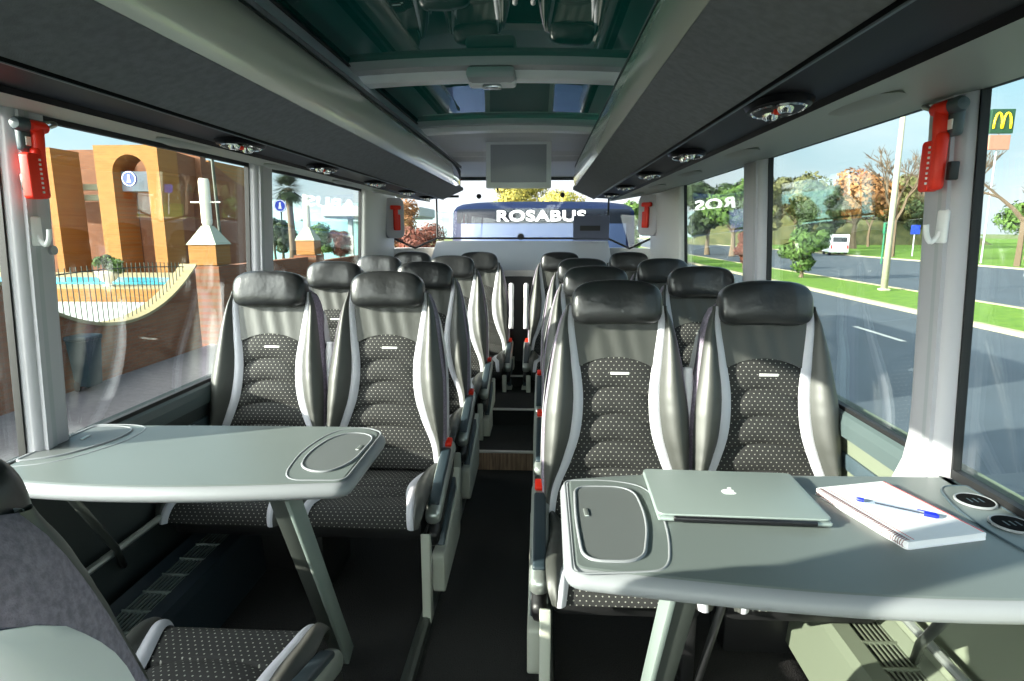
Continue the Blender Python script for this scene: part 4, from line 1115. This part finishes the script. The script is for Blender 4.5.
for q in (-1, 1):
    pts = []
    for k in range(13):
        t = PI*k/12; pts.append((q*.36+.33*math.cos(t), -.30, 11.30+1.25*math.sin(t)**.8))
    tube(bm, pts, .085, 8)
build('yellow_letter', bm, M['signyellow'], pb_, smooth=True)
bm = bmesh.new(); box(bm, (0, -.15, 10.2), (1.7, .2, 1.2), .03); build('brown_panel', bm, M['signbrown'], g)
g = pole_sign('road_sign', P_at(461, 40, G), 3.9, 'blue and white road sign on a post at far right')
bm = bmesh.new(); box(bm, (0, -.1, 3.8), (1.0, .06, .75), .02); p_ = build('white_panel', bm, M['signwhite'], g)
bm = bmesh.new(); box(bm, (0, -.14, 3.95), (.94, .02, .34)); build('blue_field', bm, M['signblue'], p_)
bm = bmesh.new(); box(bm, (0, -.14, 3.50), (.94, .02, .10)); build('orange_field', bm, M['signyellow'], p_)
g = pole_sign('small_blue_sign', P_at(354, 70, G), 3.0, 'small blue square sign on a post among the bare trees')
bm = bmesh.new(); box(bm, (0, -.1, 3.0), (1.0, .06, 1.0), .02); build('blue_plate', bm, M['signblue'], g)
g = empty('traffic_light', P_at(326, 55, G)); tag(g, 'green traffic light mast beyond the white van', 'traffic light')
bm = bmesh.new(); tube(bm, [(0, 0, 0), (0, 0, 3.4)], .07, 8); build('mast', bm, M['green'], g)
bm = bmesh.new(); box(bm, (0, -.1, 3.1), (.34, .25, .95), .05); hd = build('signal_head', bm, M['green'], g, sharp=40)
bm = bmesh.new()
for z in (2.85, 3.12, 3.39): lathe(bm, [(.001, -.02), (.1, -.02), (.1, .02), (.001, .02)], (0, -.235, z), 16, 'y')
build('lens', bm, M['dark'], hd)
# van
vn = empty('white_van', (.19+281/600*76, 76, G)); vn.rotation_euler = (0, 0, -.25); tag(vn, 'white delivery van driving away on the far road', 'van')
bm = bmesh.new(); prism(bm, roundpoly([(-2.6, .35), (2.4, .35), (2.6, 1.1), (1.9, 1.35), (1.3, 2.35), (-2.6, 2.45)], [.1, .2, .2, .2, .3, .2]), YZ, -1.0, 1.0, .06); build('body', bm, M['whitecar'], vn, sharp=40)
bm = bmesh.new(); box(bm, (0, -2.61, 1.85), (1.5, .03, .55), .02); box(bm, (1.0, 1.2, 1.75), (.04, .9, .5), .01); box(bm, (-1.0, 1.2, 1.75), (.04, .9, .5), .01); build('window_glass', bm, M['carglass'], vn)
for x in (-.85, .85):
    for y in (-1.7, 1.7):
        bm = bmesh.new(); lathe(bm, [(.001, -.12), (.33, -.12), (.35, 0), (.33, .12), (.001, .12)], (x, y, .35), 20, 'x'); build('wheel', bm, M['tyre'], vn, sharp=40)
    bm = bmesh.new(); box(bm, (x, -2.62, 1.0), (.16, .04, .4), .01); build('tail_light', bm, M['red'], vn)
# utility box
bm = bmesh.new(); box(bm, (0, 0, 1.0), (2.2, 1.4, 2.0), .1); box(bm, (0, 0, 2.1), (2.5, 1.7, .2), .05); o = build('utility_cabinet', bm, M['canopy'], loc=P_at(384, 62, G), sharp=40); tag(o, 'pale utility cabinet on the far verge beside the right pillar', 'cabinet')

# ------------------------------------------------------------------ coach parked behind
co = empty('parked_coach', (.19, 8.15, G)); tag(co, 'dark blue coach with white lettering parked behind the rear window', 'coach')
H0 = 3.18
def cpro(z):   # front surface set-back with height
    return .0 if z < 1.3 else (z-1.3)**2*.03
rows = []
for z, inset_ in ((.25, .0), (1.2, 0), (1.7, .0), (2.4, .0), (2.9, .01), (3.12, .03), (3.19, .07), (3.23, .20), (3.26, .6)):
    yb = cpro(min(z, 2.9))+max(0, z-2.9)*.15+max(0, z-3.12)*3.0; w = 1.275-inset_*.5; row = []
    for k in range(17):
        u = lerp(-1, 1, k/16); row.append((u*w, yb+.32*abs(u)**3.2, z))
    row = [(-w, 9.0, z)]+row+[(w, 9.0, z)]; rows.append(row)
bm = bmesh.new(); vs = grid(bm, rows, closed_c=True); bm.faces.new(vs[0]); bm.faces.new(vs[-1]); build('body', bm, M['navy'], co, smooth=False, sharp=50)
def coach_skin(name, z0, z1, u0, u1, off, m, par):
    rows = []
    for i in range(9):
        z = lerp(z0, z1, i/8); yb = cpro(min(z, 2.9))+max(0, z-2.9)*.15+max(0, z-3.12)*3.0
        rows.append([(u*1.265, yb+.32*abs(u)**3.2-off, z) for u in [lerp(u0, u1, k/16) for k in range(17)]])
    bm = bmesh.new(); grid(bm, rows); return build(name, bm, M[m], par, smooth=True)
coach_skin('windscreen', 1.2, 2.95, -.90, .90, .012, 'coachglass', co)
coach_skin('lettered_band', 2.96, 3.15, -.95, .95, .014, 'coachband', co)
for sx in (-1, 1):
    bm = bmesh.new(); tube(bm, [(sx*.5, -.03, 1.2), (sx*.12, .03, 2.0)], .015, 6); build('wiper', bm, M['dark'], co)
    bm = bmesh.new(); box(bm, (sx*1.0, -.03, .85), (.34, .06, .22), .05); build('headlamp', bm, M['chrome'], co, sharp=40)
    bm = bmesh.new(); lathe(bm, [(.001, -.15), (.48, -.15), (.5, 0), (.48, .15), (.001, .15)], (sx*1.1, 2.6, .5), 24, 'x'); build('wheel', bm, M['tyre'], co, sharp=40)
cu = bpy.data.curves.new('txt', 'FONT'); cu.body = 'ROSABUS'; cu.size = .205; cu.align_x = 'CENTER'; cu.extrude = .008; cu.offset = .006; cu.space_character = 1.08
to = bpy.data.objects.new('tmp_text', cu); C.objects.link(to)
bpy.context.view_layer.update()
me = bpy.data.meshes.new_from_object(to.evaluated_get(bpy.context.evaluated_depsgraph_get())); bpy.data.objects.remove(to)
tx = link('white_lettering', me, M['signwhite'], co); tx.rotation_euler = (PI/2-.12, 0, 0); tx.location = (-.03, .058, 2.985); tx.scale = (1.30, .95, 1)

# ------------------------------------------------------------------ light
sun = bpy.data.lights.new('sun', 'SUN'); so = bpy.data.objects.new('sun', sun); C.objects.link(so)
sun.energy = 8.2; sun.angle = math.radians(.6); sun.color = (1.0, .93, .80)
so.rotation_euler = Vector((1, .41, -.345)).to_track_quat('-Z', 'Y').to_euler()
w = bpy.data.worlds.new('sky'); bpy.context.scene.world = w; w.use_nodes = True
N, L = w.node_tree.nodes, w.node_tree.links
tc = N.new('ShaderNodeTexCoord'); sp = N.new('ShaderNodeSeparateXYZ'); L.new(tc.outputs['Generated'], sp.inputs[0])
rp = N.new('ShaderNodeValToRGB'); e = rp.color_ramp.elements
e[0].position = 0; e[0].color = (.80, .90, .92, 1); e[1].position = 1; e[1].color = (.22, .42, .68, 1)
a = e.new(.18); a.color = (.52, .80, .92, 1); a = e.new(.5); a.color = (.34, .58, .80, 1)
L.new(sp.outputs['Z'], rp.inputs['Fac'])
# bright hazy sky low towards the rear
dt = N.new('ShaderNodeVectorMath'); dt.operation = 'DOT_PRODUCT'; L.new(tc.outputs['Generated'], dt.inputs[0]); dt.inputs[1].default_value = Vector((0, .995, .10)).normalized()
mr = N.new('ShaderNodeMapRange'); mr.inputs['From Min'].default_value = .93; mr.inputs['From Max'].default_value = .995; L.new(dt.outputs['Value'], mr.inputs['Value'])
no = N.new('ShaderNodeTexNoise'); no.inputs['Scale'].default_value = 3.5; no.inputs['Detail'].default_value = 4
mp = N.new('ShaderNodeMapping'); mp.inputs['Scale'].default_value = (1, 1, 3.5); L.new(tc.outputs['Generated'], mp.inputs[0]); L.new(mp.outputs[0], no.inputs['Vector'])
cr_ = N.new('ShaderNodeMapRange'); cr_.inputs['From Min'].default_value = .48; cr_.inputs['From Max'].default_value = .72; cr_.inputs['To Max'].default_value = .45; L.new(no.outputs['Fac'], cr_.inputs['Value'])
ad = N.new('ShaderNodeMath'); ad.operation = 'MAXIMUM'; L.new(mr.outputs[0], ad.inputs[0]); L.new(cr_.outputs[0], ad.inputs[1])
mx = N.new('ShaderNodeMix'); mx.data_type = 'RGBA'; mx.inputs[7].default_value = (1.15, 1.18, 1.2, 1)
L.new(ad.outputs[0], mx.inputs[0]); L.new(rp.outputs['Color'], mx.inputs[6])
sd = N.new('ShaderNodeVectorMath'); sd.operation = 'DOT_PRODUCT'; L.new(tc.outputs['Generated'], sd.inputs[0]); sd.inputs[1].default_value = Vector((-1, -.85, .40)).normalized()  # wide sky glow on the sun side, added to brighten the cabin
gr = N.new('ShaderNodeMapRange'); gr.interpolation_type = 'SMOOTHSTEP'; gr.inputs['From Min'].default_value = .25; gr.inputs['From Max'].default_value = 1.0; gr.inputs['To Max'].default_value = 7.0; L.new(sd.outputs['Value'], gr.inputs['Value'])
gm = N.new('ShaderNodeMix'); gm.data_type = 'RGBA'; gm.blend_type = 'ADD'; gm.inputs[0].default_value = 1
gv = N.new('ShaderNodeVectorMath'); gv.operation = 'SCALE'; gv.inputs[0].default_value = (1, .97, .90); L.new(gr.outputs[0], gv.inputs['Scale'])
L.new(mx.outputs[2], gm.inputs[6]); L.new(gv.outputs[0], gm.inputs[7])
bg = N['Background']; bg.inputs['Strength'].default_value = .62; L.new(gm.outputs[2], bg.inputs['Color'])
sc = bpy.context.scene
sc.view_settings.view_transform = 'Standard'; sc.view_settings.look = 'None'; sc.view_settings.gamma = 1; sc.view_settings.exposure = 1.15
sc.view_settings.use_curve_mapping = False
try:
    sc.cycles.max_bounces = 12; sc.cycles.transparent_max_bounces = 24; sc.cycles.diffuse_bounces = 6; sc.cycles.glossy_bounces = 5
except Exception: pass
